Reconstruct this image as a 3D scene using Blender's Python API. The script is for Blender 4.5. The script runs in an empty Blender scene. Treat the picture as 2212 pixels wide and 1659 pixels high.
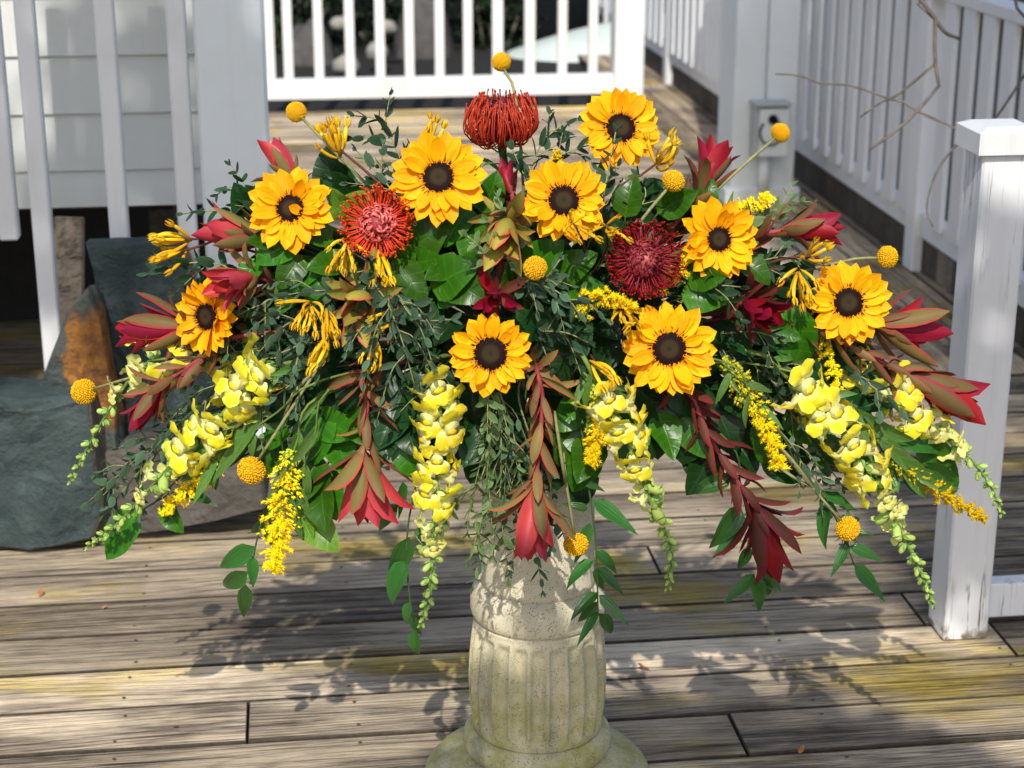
import bpy, math, random
from mathutils import Vector, Matrix, noise
random.seed(7)
S = bpy.context.scene
COL = S.collection
R = math.radians
# ------------------------------------------------------------------ camera, sky, sun, exposure
CAM_Z, PITCH, FPX = 1.56, R(18.3), 3870.0        # focal length in pixels of a 2212 px wide frame
cd = bpy.data.cameras.new('camera'); cam = bpy.data.objects.new('camera', cd); COL.objects.link(cam)
cam.location = (0, 0, CAM_Z); cam.rotation_euler = (R(90) - PITCH, 0, 0)
cd.sensor_width = 36; cd.lens = FPX / 2212 * 36; cd.clip_start = .05; cd.clip_end = 2000
cd.dof.use_dof = True; cd.dof.focus_distance = 2.62; cd.dof.aperture_fstop = 6.3
S.camera = cam
SUN_EL, SUN_AZ = R(44), R(3)                     # the sun stands behind the camera, a touch to the left
sd = Vector((-math.sin(SUN_AZ) * math.cos(SUN_EL), -math.cos(SUN_AZ) * math.cos(SUN_EL), math.sin(SUN_EL)))
ld = bpy.data.lights.new('sun', 'SUN'); sun = bpy.data.objects.new('sun', ld); COL.objects.link(sun)
ld.energy = 3.6; ld.angle = R(.55); ld.color = (1, .955, .88)
sun.rotation_euler = sd.to_track_quat('Z', 'Y').to_euler(); sun.location = (-2, -8, 12)
W = bpy.data.worlds.new('World'); S.world = W; W.use_nodes = True
wn = W.node_tree
sky = wn.nodes.new('ShaderNodeTexSky'); sky.sky_type = 'NISHITA'; sky.sun_disc = False
sky.sun_elevation = SUN_EL; sky.sun_rotation = math.pi + SUN_AZ
sky.air_density = 1.0; sky.dust_density = 2.0; sky.ozone_density = 1.0
wn.links.new(sky.outputs[0], wn.nodes['Background'].inputs[0]); wn.nodes['Background'].inputs[1].default_value = .135
S.view_settings.view_transform = 'Standard'; S.view_settings.look = 'None'
S.view_settings.exposure = 0.24; S.view_settings.gamma = 1; S.view_settings.use_curve_mapping = False
S.cycles.max_bounces = 8; S.cycles.transparent_max_bounces = 8

# ------------------------------------------------------------------ geometry helpers
def ray(px, py):
    a, b = (px - 1106) / FPX, (829.5 - py) / FPX
    c, s = math.cos(PITCH), math.sin(PITCH)
    return Vector((a, c + b * s, -s + b * c))
def pix(px, py, D):                              # the point D metres in front of the camera seen at that place of the photograph
    d = ray(px, py); return Vector((0, 0, CAM_Z)) + d * (D / d.y)
def gnd(px, py, z=0):
    d = ray(px, py); return Vector((0, 0, CAM_Z)) + d * ((z - CAM_Z) / d.z)
YAW = R(7); UX = Vector((math.cos(YAW), math.sin(YAW), 0)); VX = Vector((-math.sin(YAW), math.cos(YAW), 0))
def H(u, v, z=0): return UX * u + VX * v + Vector((0, 0, z))
def UV(p): return p.dot(UX), p.dot(VX)

def link(o): COL.objects.link(o); return o
def mesh(name, vs, fs, uvs=None, smooth=True, mats=None, mi=None):
    m = bpy.data.meshes.new(name); m.from_pydata([tuple(v) for v in vs], [], fs)
    if uvs:
        l = m.uv_layers.new(name='UVMap')
        for p in m.polygons:
            for li in p.loop_indices: l.data[li].uv = uvs[m.loops[li].vertex_index]
    if smooth: m.polygons.foreach_set('use_smooth', [True] * len(m.polygons))
    for x in (mats or []): m.materials.append(x)
    if mi: m.polygons.foreach_set('material_index', mi)
    m.update(); return m
class MB:
    def __init__(s): s.v, s.f, s.uv, s.mi = [], [], [], []
    def add(s, vs, fs, uv=None, mi=0):
        o = len(s.v); s.v += [Vector(v) for v in vs]; s.f += [[i + o for i in f] for f in fs]
        s.uv += uv if uv else [(.5, .5)] * len(vs); s.mi += [mi] * len(fs)
    def add_mesh(s, part, mat, mi=0): s.add([mat @ Vector(v) for v in part[0]], part[1], part[2], mi)
    def tube(s, pts, r, n=6, mi=0, cap=True):
        pts = [Vector(p) for p in pts]; k = len(pts)
        rr = r if hasattr(r, '__len__') else [r] * k
        t0 = (pts[1] - pts[0]).normalized()
        up = Vector((0, 0, 1)) if abs(t0.z) < .9 else Vector((1, 0, 0))
        x = t0.cross(up).normalized(); vs, uv = [], []
        for i, p in enumerate(pts):
            t = (pts[min(i + 1, k - 1)] - pts[max(i - 1, 0)]).normalized()
            x = (x - t * x.dot(t)).normalized(); y = t.cross(x)
            for j in range(n):
                a = 2 * math.pi * j / n; vs.append(p + (x * math.cos(a) + y * math.sin(a)) * rr[i]); uv.append((j / n, i / (k - 1)))
        fs = [[i * n + j, i * n + (j + 1) % n, (i + 1) * n + (j + 1) % n, (i + 1) * n + j] for i in range(k - 1) for j in range(n)]
        if cap: fs += [list(range(n))[::-1], [(k - 1) * n + j for j in range(n)]]
        s.add(vs, fs, uv, mi)
    def ell(s, c, r, axis=None, nu=8, nv=5, mi=0, uvy=None):
        c = Vector(c); q = axis.to_track_quat('Z', 'Y').to_matrix() if axis else Matrix.Identity(3)
        vs, uv = [], []
        for i in range(nv + 1):
            th = math.pi * i / nv
            for j in range(nu):
                a = 2 * math.pi * j / nu
                vs.append(c + q @ Vector((r[0] * math.sin(th) * math.cos(a), r[1] * math.sin(th) * math.sin(a), -r[2] * math.cos(th)))); uv.append((j / nu, i / nv if uvy is None else uvy))
        fs = [[i * nu + j, i * nu + (j + 1) % nu, (i + 1) * nu + (j + 1) % nu, (i + 1) * nu + j] for i in range(nv) for j in range(nu)]
        s.add(vs, fs, uv, mi)
    def box(s, c, h, bev=0, rot=None, mi=0):
        c = Vector(c); b = min(bev, min(h) * .45)
        vs, fs = [], []
        if b <= 0:
            P = [Vector((x * h[0], y * h[1], z * h[2])) for x in (-1, 1) for y in (-1, 1) for z in (-1, 1)]
            fs = [[0, 1, 3, 2], [4, 6, 7, 5], [0, 4, 5, 1], [2, 3, 7, 6], [0, 2, 6, 4], [1, 5, 7, 3]]
        else:
            P, idx = [], {}
            for x in (-1, 1):
                for y in (-1, 1):
                    for z in (-1, 1):
                        for ax in range(3):
                            e = [h[0] - b, h[1] - b, h[2] - b]; e[ax] += b
                            idx[(x, y, z, ax)] = len(P); P.append(Vector((x * e[0], y * e[1], z * e[2])))
            sg = (-1, 1)
            for ax in range(3):
                o1, o2 = (ax + 1) % 3, (ax + 2) % 3
                for d in sg:
                    q = []
                    for (a1, a2) in ((-1, -1), (1, -1), (1, 1), (-1, 1)):
                        k = [0, 0, 0]; k[ax] = d; k[o1] = a1; k[o2] = a2; q.append(idx[(*k, ax)])
                    fs.append(q if d > 0 else q[::-1])
                for a1 in sg:          # edges along axis ax
                    for a2 in sg:
                        k0 = [0, 0, 0]; k1 = [0, 0, 0]; k0[ax], k1[ax] = -1, 1
                        for k in (k0, k1): k[o1] = a1; k[o2] = a2
                        q = [idx[(*k0, o1)], idx[(*k1, o1)], idx[(*k1, o2)], idx[(*k0, o2)]]
                        fs.append(q if a1 * a2 > 0 else q[::-1])
            for x in sg:
                for y in sg:
                    for z in sg:
                        q = [idx[(x, y, z, a)] for a in range(3)]; fs.append(q if x * y * z > 0 else q[::-1])
        s.add([c + (rot @ p if rot else p) for p in P], fs, None, mi)
    def build(s, name, mats, parent=None, smooth=True, loc=None):
        mats = mats if isinstance(mats, list) else [mats]
        off = Vector(loc) if loc is not None else (parent.location if parent else Vector((0, 0, 0)))
        m = mesh(name, [v - off for v in s.v], s.f, s.uv, smooth, mats, s.mi)
        o = link(bpy.data.objects.new(name, m))
        if parent: o.parent = parent
        else: o.location = off
        return o
HR = Matrix((UX, VX, Vector((0, 0, 1)))).transposed()     # house axes -> world
def tag(o, label=None, cat=None, group=None, kind=None):
    for k, v in (('label', label), ('category', cat), ('group', group), ('kind', kind)):
        if v: o[k] = v
    return o
def thing(name, label, cat, loc, group=None):
    o = link(bpy.data.objects.new(name, None)); o.location = loc; o.empty_display_size = .05
    return tag(o, label, cat, group)
def place(name, me, parent, p, yd, zh, sx, sy, sz):
    y = Vector(yd).normalized(); z = Vector(zh); z = z - y * z.dot(y)
    if z.length < 1e-4: z = y.orthogonal()
    z.normalize(); x = y.cross(z)
    o = link(bpy.data.objects.new(name, me)); o.parent = parent
    m = Matrix((x * sx, y * sy, z * sz)).transposed().to_4x4(); m.translation = Vector(p) - parent.location
    o.matrix_basis = m; return o
def spline(P, n):
    P = [Vector(p) for p in P]; Q = [P[0] * 2 - P[1]] + P + [P[-1] * 2 - P[-2]]
    L = [0]
    for a, b in zip(P, P[1:]): L.append(L[-1] + (b - a).length)
    out = []
    for i in range(n + 1):
        d = L[-1] * i / n; k = 0
        while k < len(P) - 2 and d > L[k + 1]: k += 1
        t = (d - L[k]) / max(1e-9, L[k + 1] - L[k]); a, b, c, e = Q[k:k + 4]
        out.append(.5 * (2 * b + (c - a) * t + (2 * a - 5 * b + 4 * c - e) * t * t + (3 * b - a - 3 * c + e) * t ** 3))
    return out
def blade(L=1, Wd=.3, prof=None, fold=0, bend=0, cup=0, wave=0, nx=4, ny=6, tipbend=0, skew=0):
    vs, uv, fs = [], [], []; y = z = 0
    for i in range(ny + 1):
        t = i / ny
        if i:
            th = bend * (t - .5 / ny) + tipbend * max(0, t - .6) ** 1.0 * 2.5; y += math.cos(th) * L / ny; z += math.sin(th) * L / ny
        th = bend * t + tipbend * max(0, t - .6) * 2.5
        w = Wd / 2 * max(prof(t), .015)
        for j in range(nx + 1):
            s = -1 + 2 * j / nx
            h = w * (fold * abs(s) + cup * s * s) + wave * w * math.sin(t * 9 + 2 * s) * abs(s)
            vs.append((s * w + skew * t * t * L, y - math.sin(th) * h, z + math.cos(th) * h)); uv.append((s * .5 + .5, t))
    fs = [[i * (nx + 1) + j, i * (nx + 1) + j + 1, (i + 1) * (nx + 1) + j + 1, (i + 1) * (nx + 1) + j] for i in range(ny) for j in range(nx)]
    return vs, fs, uv
def rnd(a, b): return random.uniform(a, b)

# ------------------------------------------------------------------ material helpers
class NT:
    def __init__(s, name):
        s.m = bpy.data.materials.new(name); s.m.use_nodes = True; s.t = s.m.node_tree
        s.b = s.t.nodes['Principled BSDF']; s.out = s.t.nodes['Material Output']
    def n(s, typ, **k):
        o = s.t.nodes.new('ShaderNode' + typ)
        for a, b in k.items(): setattr(o, a, b)
        return o
    def l(s, a, b): s.t.links.new(a, b)
    def put(s, sock, v):
        if hasattr(v, 'is_output'): s.l(v, sock)
        else: sock.default_value = v if not isinstance(v, tuple) or len(v) != 3 or sock.type == 'VECTOR' else (*v, 1)
    def math(s, op, a, b=0, c=0, clamp=False):
        o = s.n('Math', operation=op, use_clamp=clamp)
        for i, x in enumerate((a, b, c)): s.put(o.inputs[i], x)
        return o.outputs[0]
    def mix(s, f, a, b, mode='MIX'):
        o = s.n('MixRGB', blend_type=mode); s.put(o.inputs[0], f); s.put(o.inputs[1], a); s.put(o.inputs[2], b); return o.outputs[0]
    def ss(s, x, a, b):
        o = s.n('MapRange', interpolation_type='SMOOTHSTEP'); s.put(o.inputs[0], x); s.put(o.inputs[1], a); s.put(o.inputs[2], b); return o.outputs[0]
    def noise(s, vec, scale, detail=4, rough=.6, dist=0):
        o = s.n('TexNoise'); s.l(vec, o.inputs['Vector']); o.inputs['Scale'].default_value = scale
        o.inputs['Detail'].default_value = detail; o.inputs['Roughness'].default_value = rough; o.inputs['Distortion'].default_value = dist
        return o.outputs['Fac']
    def mapping(s, vec, scale=(1, 1, 1), loc=(0, 0, 0)):
        o = s.n('Mapping'); s.l(vec, o.inputs[0]); o.inputs['Scale'].default_value = scale; s.put(o.inputs['Location'], loc); return o.outputs[0]
    def ramp(s, f, stops):
        o = s.n('ValToRGB'); s.put(o.inputs[0], f); e = o.color_ramp.elements
        while len(e) < len(stops): e.new(.5)
        for x, (p, c) in zip(e, stops): x.position = p; x.color = (*c, 1)
        return o.outputs[0]
    def bump(s, h, strength=.3, dist=.002):
        o = s.n('Bump'); s.l(h, o.inputs['Height']); o.inputs['Strength'].default_value = strength; o.inputs['Distance'].default_value = dist
        s.l(o.outputs[0], s.b.inputs['Normal']); return o.outputs[0]
    def rand(s): return s.n('ObjectInfo').outputs['Random']
    def obj(s): return s.n('TexCoord').outputs['Object']
    def done(s, col, rough=.6, spec=.3, trans=0, tcol=None):
        s.put(s.b.inputs['Base Color'], col); s.put(s.b.inputs['Roughness'], rough); s.b.inputs['Specular IOR Level'].default_value = spec
        if trans:
            t = s.n('BsdfTranslucent'); s.put(t.inputs[0], tcol if tcol else col); mx = s.n('MixShader'); mx.inputs[0].default_value = trans
            s.l(s.b.outputs[0], mx.inputs[1]); s.l(t.outputs[0], mx.inputs[2]); s.l(mx.outputs[0], s.out.inputs[0])
        return s.m
def petal_mat(name, center, edge, base=None, tip=None, e0=.3, e1=.95, rough=.5, spec=.4, trans=.2, veins=0, vfreq=9, var=.25, pinnate=False, tcol=None, tip0=.6, base1=.3, bumpd=.0012):
    N = NT(name); uvn = N.n('UVMap'); sp = N.n('SeparateXYZ'); N.l(uvn.outputs[0], sp.inputs[0]); u, t = sp.outputs[0], sp.outputs[1]
    s = N.math('ABSOLUTE', N.math('MULTIPLY_ADD', u, 2, -1)); r = N.rand()
    nz = N.noise(N.obj(), 4, 3)
    wob = N.math('MULTIPLY_ADD', N.math('SUBTRACT', nz, .5), .7, s)
    c = N.mix(N.ss(wob, e0, e1), center, edge)
    if tip: c = N.mix(N.ss(N.math('MULTIPLY_ADD', N.math('SUBTRACT', r, .5), .35, t), tip0, 1.05), c, tip)
    if base: c = N.mix(N.ss(t, base1, 0.0), c, base)
    h = nz
    if pinnate:
        ph = N.math('SUBTRACT', N.math('MULTIPLY', t, vfreq * 6.28), N.math('MULTIPLY', s, 5.0))
        w = N.math('POWER', N.math('MULTIPLY_ADD', N.math('SINE', ph), .5, .5), 9)
        mid = N.ss(s, .09, .0)
        v = N.math('MAXIMUM', N.math('MULTIPLY', w, .55), mid)
        c = N.mix(N.math('MULTIPLY', v, veins), c, N.mix(1, c, (2.2, 2.2, 1.6), 'MULTIPLY')); h = N.math('MULTIPLY_ADD', v, -.6, nz)
    elif veins:
        w = N.math('MULTIPLY_ADD', N.math('SINE', N.math('MULTIPLY', u, vfreq * 6.28)), .5, .5)
        c = N.mix(N.math('MULTIPLY', w, veins), c, N.mix(1, c, (.62, .5, .45), 'MULTIPLY')); h = N.math('MULTIPLY_ADD', w, .5, nz)
    k = N.math('MULTIPLY_ADD', N.math('SUBTRACT', N.math('MULTIPLY_ADD', nz, .5, N.math('MULTIPLY', r, .75)), .6), var * 2, 1)
    hs = N.n('HueSaturation'); hs.inputs['Saturation'].default_value = 1; N.l(k, hs.inputs['Value']); N.put(hs.inputs['Color'], c)
    N.put(hs.inputs['Hue'], N.math('MULTIPLY_ADD', N.math('SUBTRACT', r, .5), .02, .5))
    N.bump(h, .5, bumpd)
    return N.done(hs.outputs[0], rough, spec, trans, tcol)
def plain(name, col, rough=.6, var=.2, scale=60, spec=.4, bump=.2, dist=.001, col2=None):
    N = NT(name); nz = N.noise(N.obj(), scale, 5)
    c = N.mix(N.ss(nz, .35, .7), col, col2 if col2 else tuple(x * (1 - var) for x in col))
    if bump: N.bump(nz, bump, dist)
    return N.done(c, rough, spec)
# ------------------------------------------------------------------ setting materials
def wood_mat(name, tan, grey, dark, algae=.5):
    N = NT(name); r = N.rand(); ob = N.obj(); wc = N.n('NewGeometry').outputs['Position']
    off = N.n('CombineXYZ'); N.l(N.math('MULTIPLY', r, 37.0), off.inputs[0]); N.l(N.math('MULTIPLY', r, 91.0), off.inputs[2])
    add = N.n('VectorMath', operation='ADD'); N.l(ob, add.inputs[0]); N.l(off.outputs[0], add.inputs[1]); p = add.outputs[0]
    sy = N.n('SeparateXYZ'); N.l(ob, sy.inputs[0]); y = sy.outputs[1]
    # knots bend the growth lines round them
    vo = N.n('TexVoronoi', feature='F1'); N.l(N.mapping(p, (1.25, 5.5, 1.0)), vo.inputs['Vector']); vo.inputs['Scale'].default_value = 1
    kd = vo.outputs['Distance']; bend = N.math('MULTIPLY', N.ss(kd, .40, .04), .075)
    arch = N.noise(N.mapping(p, (.55, 3.2, 1)), 1, 2, .5); wig = N.noise(N.mapping(p, (3.5, 20, 1)), 1, 3, .6)
    g = N.math('ADD', N.math('ADD', y, bend), N.math('MULTIPLY_ADD', arch, .34, N.math('MULTIPLY', wig, .012)))
    ring = N.math('MULTIPLY_ADD', N.math('SINE', N.math('MULTIPLY', g, 430)), .5, .5); late = N.math('POWER', ring, 5)
    fib = N.noise(N.mapping(p, (11, 300, 60)), 1, 4, .75); streak = N.noise(N.mapping(p, (1.3, 62, 20)), 1, 6, .72); pat = N.noise(N.mapping(p, (1.7, 9, 4)), 1, 4, .6)
    c = N.mix(N.ss(pat, .36, .64), tan, grey); c = N.mix(N.math('MULTIPLY', N.ss(r, .35, .9), .45), c, grey)
    c = N.mix(N.math('MULTIPLY', late, N.math('MULTIPLY_ADD', N.ss(pat, .3, .7), .34, .10)), c, dark)
    c = N.mix(N.math('MULTIPLY', N.ss(streak, .53, .64), .7), c, dark)
    c = N.mix(N.math('MULTIPLY', N.ss(fib, .50, .60), .75), c, N.mix(1, c, (.42, .39, .36), 'MULTIPLY'))
    c = N.mix(N.math('MULTIPLY', N.ss(fib, .46, .34), .45), c, tuple(min(1, x * 1.22) for x in tan))
    # splits
    ln = N.noise(N.mapping(p, (.9, 60, 40)), 1, 2, .5); crk = N.ss(N.math('ABSOLUTE', N.math('SUBTRACT', ln, .5)), .014, .003)
    crk = N.math('MULTIPLY', crk, N.ss(N.noise(N.mapping(p, (1.8, 12, 9)), 1, 2), .47, .58)); c = N.mix(N.math('MULTIPLY', crk, .9), c, tuple(x * .35 for x in dark))
    c = N.mix(N.math('MULTIPLY', N.ss(kd, .075, .035), .85), c, tuple(x * .55 for x in dark))
    # mildew and algae
    mil = N.math('MULTIPLY', N.ss(N.noise(N.mapping(wc, (1.3, 3.0, 1), (1.1, 4.2, 0)), 1, 5, .65), .48, .66), N.ss(streak, .34, .56))
    c = N.mix(N.math('MULTIPLY', mil, .85), c, tuple(x * .75 for x in dark))
    al = N.math('MULTIPLY', N.ss(N.noise(N.mapping(wc, (1.5, 3.6, 1), (5.3, 1.7, 0)), 1, 4), .50, .70), algae)
    c = N.mix(al, c, N.mix(1, c, (.95, .86, .22), 'MULTIPLY'))
    edge = N.ss(N.math('MULTIPLY_ADD', streak, .016, N.math('ABSOLUTE', y)), .0745, .080); c = N.mix(N.math('MULTIPLY', edge, .7), c, tuple(x * .5 for x in dark))
    k = N.math('MULTIPLY_ADD', N.math('FRACT', N.math('MULTIPLY', r, 7.31)),   .72, .56); hs = N.n('HueSaturation'); N.l(k, hs.inputs['Value']); N.l(c, hs.inputs['Color'])
    N.bump(N.math('SUBTRACT', N.math('ADD', N.math('MULTIPLY', fib, .6), N.math('MULTIPLY', late, -.5)), N.math('MULTIPLY', crk, 1.5)), 1.0, .0022)
    return N.done(hs.outputs[0], .78, .25)
M_DECK = wood_mat('weathered_deck_wood', (.76, .62, .43), (.37, .295, .215), (.052, .039, .030), 1.0)
M_OLDWOOD = wood_mat('old_dark_wood', (.30, .24, .18), (.18, .15, .12), (.05, .042, .035), .2)
def paint_mat(name, col, dirt=.3, crack=.0):
    N = NT(name); p = N.obj(); r = N.rand()
    n1 = N.noise(p, 3.5, 5, .65); st = N.noise(N.mapping(p, (30, 30, 1.6)), 1, 4, .6); fine = N.noise(p, 90, 3)
    c = N.mix(N.math('MULTIPLY', N.ss(n1, .45, .75), dirt), col, tuple(x * y for x, y in zip(col, (.80, .79, .72))))
    c = N.mix(N.math('MULTIPLY', N.ss(st, .52, .78), dirt * .8), c, tuple(x * y for x, y in zip(col, (.68, .66, .60))))
    if crack:
        ck = N.noise(N.mapping(p, (55, 55, 2.2)), 1, 4, .6)
        line = N.ss(N.math('ABSOLUTE', N.math('SUBTRACT', ck, .5)), .018, .006)
        line = N.math('MULTIPLY', line, N.ss(N.noise(N.mapping(p, (9, 9, 2.5)), 1, 3), .48, .62))
        c = N.mix(N.math('MULTIPLY', line, crack), c, (.16, .14, .12))
        sz = N.n('SeparateXYZ'); N.l(p, sz.inputs[0])
        low = N.math('MULTIPLY', N.ss(N.math('MULTIPLY_ADD', N.noise(p, 38, 4), .075, N.math('MULTIPLY', sz.outputs[2], -1)), .012, .035), N.ss(N.noise(p, 26, 4), .42, .5))
        c = N.mix(low, c, (.20, .17, .13)); h = N.math('SUBTRACT', fine, N.math('MULTIPLY', line, .8))
    else: h = N.math('ADD', fine, st)
    k = N.math('MULTIPLY_ADD', r, .08, .95); hs = N.n('HueSaturation'); N.l(k, hs.inputs['Value']); N.l(c, hs.inputs['Color'])
    N.bump(h, .25, .001); return N.done(hs.outputs[0], .5, .4)
M_WHITE = paint_mat('white_paint', (.74, .745, .75), .38)
M_POST = paint_mat('white_paint_peeling', (.78, .785, .80), .4, .95)
M_SIDING = paint_mat('pale_grey_siding_paint', (.62, .64, .62), .45)
M_COLUMN = paint_mat('pale_grey_post_paint', (.70, .75, .76), .3)
M_GREYMETAL = plain('grey_cast_metal', (.42, .45, .46), .45, .15, 40)
M_BLACK = plain('black_plastic', (.006, .007, .008), .8, .2, 20, .1)
M_VOID = plain('void_shade_black', (.016, .014, .012), .9, .3, 20)  # shade of the open underside painted in as near-black; deck bed shares it
M_ROPE = plain('dark_cable', (.06, .05, .045), .7, .2, 40)

# ------------------------------------------------------------------ ground and deck
MULCH = plain('dark_mulch', (.030, .024, .018), .95, .5, 22, .1, .8, .02, (.012, .010, .009))
b = MB(); b.add([(-300, -300, -.5), (300, -300, -.5), (300, 300, -.5), (-300, 300, -.5)], [[0, 1, 2, 3]])
tag(b.build('ground', MULCH, None, False), kind='structure')
b = MB(); b.box(H(0, 6.4, -.09), (4.6, 7.4, .045), 0, HR)
deck = b.build('deck', M_VOID, None, False, loc=H(0, 6.4, -.12)); tag(deck, kind='structure')
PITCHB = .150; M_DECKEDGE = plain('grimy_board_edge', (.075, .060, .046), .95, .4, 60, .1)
plank_cache = {}
def plank(u0, u1, v):
    L = round(u1 - u0, 2); key = L
    if key not in plank_cache:
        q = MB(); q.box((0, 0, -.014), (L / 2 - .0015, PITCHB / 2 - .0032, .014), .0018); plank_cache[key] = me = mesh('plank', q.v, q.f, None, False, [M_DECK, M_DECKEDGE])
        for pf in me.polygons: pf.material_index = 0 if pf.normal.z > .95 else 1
    o = link(bpy.data.objects.new('plank', plank_cache[key])); o.parent = deck
    tilt = rnd(-.004, .004); m = HR.to_4x4() @ Matrix.Rotation(tilt, 4, 'X')
    m.translation = H((u0 + u1) / 2, v, rnd(-.0025, .0015)) - deck.location; o.matrix_basis = m
rj = random.Random(4)
V0 = 3.083 - .075
def row_of(px, py): u, v = UV(gnd(px, py)); return round((v - V0) / PITCHB), u
joints = {}
for px, py in ((537, 1533), (1600, 1585), (1425, 1238), (1950, 1290), (2190, 1400), (700, 330), (1480, 560)):
    k, u = row_of(px, py); joints[k] = u
for k in range(-8, 68):
    v = V0 + k * PITCHB
    if v > 9.25: continue
    else:
        j = joints.get(k)
        if j is None: j = rj.choice([-2.2, -1.7, 2.4, 2.9, -2.6, 1.9 + rj.random()])
        j = round(j, 2); spans = [(-4.4, j), (j, 4.4)]
    if v > 4.6: spans = [(a, min(c, 1.775)) for a, c in spans if a < 1.7]
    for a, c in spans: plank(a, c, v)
def border(u, v0, v1):                            # border boards run along the picket fence
    L = round(v1 - v0, 2); plank(0, L, 0); o = COL.objects[-1]; m = HR.to_4x4() @ Matrix.Rotation(math.pi / 2, 4, 'Z')
    m.translation = H(u, (v0 + v1) / 2, rnd(-.001, .001)) - deck.location; o.matrix_basis = m
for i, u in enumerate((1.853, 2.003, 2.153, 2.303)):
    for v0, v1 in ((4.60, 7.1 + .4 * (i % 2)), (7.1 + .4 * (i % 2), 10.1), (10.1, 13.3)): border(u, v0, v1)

q = MB()                                          # screw heads, two to a joist
for k in range(-6, 22):
    for m in range(-6, 7):
        for s in (-.045, .045):
            c0 = H(m * .41 + .07 + rnd(-.008, .008), V0 + k * PITCHB + s + rnd(-.006, .006), 0); q.add([c0 + Vector((.0036 * math.cos(t), .0036 * math.sin(t), .0012)) for t in [i * .785 for i in range(8)]], [list(range(8))])
o = q.build('screw_heads', plain('rusty_screw', (.10, .065, .045), .6), deck); o['kind'] = 'stuff'
# dry scraps on the deck
M_SCRAP = plain('dry_leaf_scrap', (.50, .20, .07), .8, .4, 80)
for i, (px, py, l, where) in enumerate(((85, 1291, .020, 'at the left edge of the deck below the slate block'), (220, 1318, .013, 'on the sunlit planks under the left snapdragon tip'), (376, 1572, .016, 'left of the plank joint near the photo bottom'),
        (1403, 1447, .030, 'on the deck right beside the pedestal'), (682, 1331, .014, 'by the plank knot left of the hanging ruscus'), (1726, 1631, .018, 'on the pale plank at the bottom right'))):
    p = gnd(px, py); q = MB(); v_, f_, u_ = blade(l, l * .55, lambda t: math.sin(math.pi * min(1, t * .93 + .05)) ** .7, .3, 1.1, .2, .2)
    a = rnd(0, 6.28); q.add([Matrix.Rotation(a, 3, 'Z') @ Vector(x) + p + Vector((0, 0, .003)) for x in v_], f_, u_)
    tag(q.build('dry_leaf', M_SCRAP, None, loc=p), 'small orange dry leaf scrap ' + where, 'leaf', 'dry scraps on the deck')

# ------------------------------------------------------------------ left railing, square post, clapboard counter, stones
def bar(name, mat, root, c, h, bev=.004): q = MB(); q.box(c, h, bev, HR); return q.build(name, mat, root, False)
VR = 3.93
def uat(px, py, v):              # house-u of the point seen at px,py in the plane v
    d = ray(px, py); t = v / d.dot(VX); return (d * t).dot(UX), CAM_Z + d.z * t
rail = thing('railing', 'white baluster railing in front of the grey clapboard at left', 'railing', H(-1.2, VR, 0))
for px, top, bot in ((3, 1.5, .63), (52, 1.5, .14), (224, 1.5, .14), (378, 1.5, .14)):
    u, z = uat(px, 5 if px > 10 else 300, VR)
    bar('baluster', M_WHITE, rail, H(u + (.0), VR, (top + bot) / 2), (.0205, .0205, (top - bot) / 2))
bar('bottom_rail', M_WHITE, rail, H(-1.62, VR + .001, .115), (.62, .03, .025)); bar('top_rail', M_WHITE, rail, H(-1.62, VR + .001, 1.54), (.70, .045, .04))
for u in (-1.95, -2.12): bar('baluster', M_WHITE, rail, H(u, VR, .82), (.0205, .0205, .68))
u0, _ = uat(420, 100, VR); u1, _ = uat(572, 100, VR)
post = thing('square_post', 'tall wide pale grey square post left of the back railing', 'post', H((u0 + u1) / 2, VR + .06, 0))
pw = (u1 - u0) / 2
bar('shaft', M_COLUMN, post, H((u0 + u1) / 2, VR + .06, 1.1), (pw, pw, 1.1), .006)
bar('base_trim', M_COLUMN, post, H((u0 + u1) / 2, VR + .06, .05), (pw + .012, pw + .012, .05), .006)
VW = 4.38
cnt = thing('clapboard_counter', 'grey clapboard counter wall with an open dark underside', 'counter', H(-1.9, VW + .3, 0))
ur, _ = uat(425, 100, VW)
zs = [.600, .690, .828, .966, 1.104, 1.242, 1.38]
for i in range(len(zs) - 1):
    z0, z1 = zs[i], zs[i + 1]; q = MB(); w = (ur + 3.6) / 2; c = H(ur - w, VW, 0)
    P = [(-w, -.011, z0), (w, -.011, z0), (w, -.001, z1 + .008), (-w, -.001, z1 + .008), (-w, .012, z0), (w, .012, z0), (w, .010, z1 + .008), (-w, .010, z1 + .008)]
    q.add([c + HR @ Vector(x) for x in P], [[0, 1, 2, 3], [5, 4, 7, 6], [4, 5, 1, 0], [3, 2, 6, 7], [1, 5, 6, 2], [4, 0, 3, 7]])
    q.build('clapboard', M_SIDING, cnt, False)
bar('counter_top', M_SIDING, cnt, H((ur - 3.6) / 2, VW + .55, 1.42), ((ur + 3.6) / 2 + .05, .64, .025))
bar('end_panel', M_SIDING, cnt, H(ur - .03, VW + .56, .99), (.012, .53, .385))
bar('beam', M_OLDWOOD, cnt, H((ur - 3.6) / 2, VW + .52, .56), ((ur + 3.6) / 2 - .06, .03, .075))
bar('void_panel', M_VOID, cnt, H((ur - 3.6) / 2, VW + 1.12, .69), ((ur + 3.6) / 2 - .02, .015, .69))  # near-black sheet stands in for the dark void under the counter
for u in (-3.3, -2.3): bar('leg', M_OLDWOOD, cnt, H(u, VW + .52, .24), (.045, .045, .24))
ul, _ = uat(350, 470, VW + .5); bar('leg', M_OLDWOOD, cnt, H(ul, VW + .52, .24), (.035, .035, .24))

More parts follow.
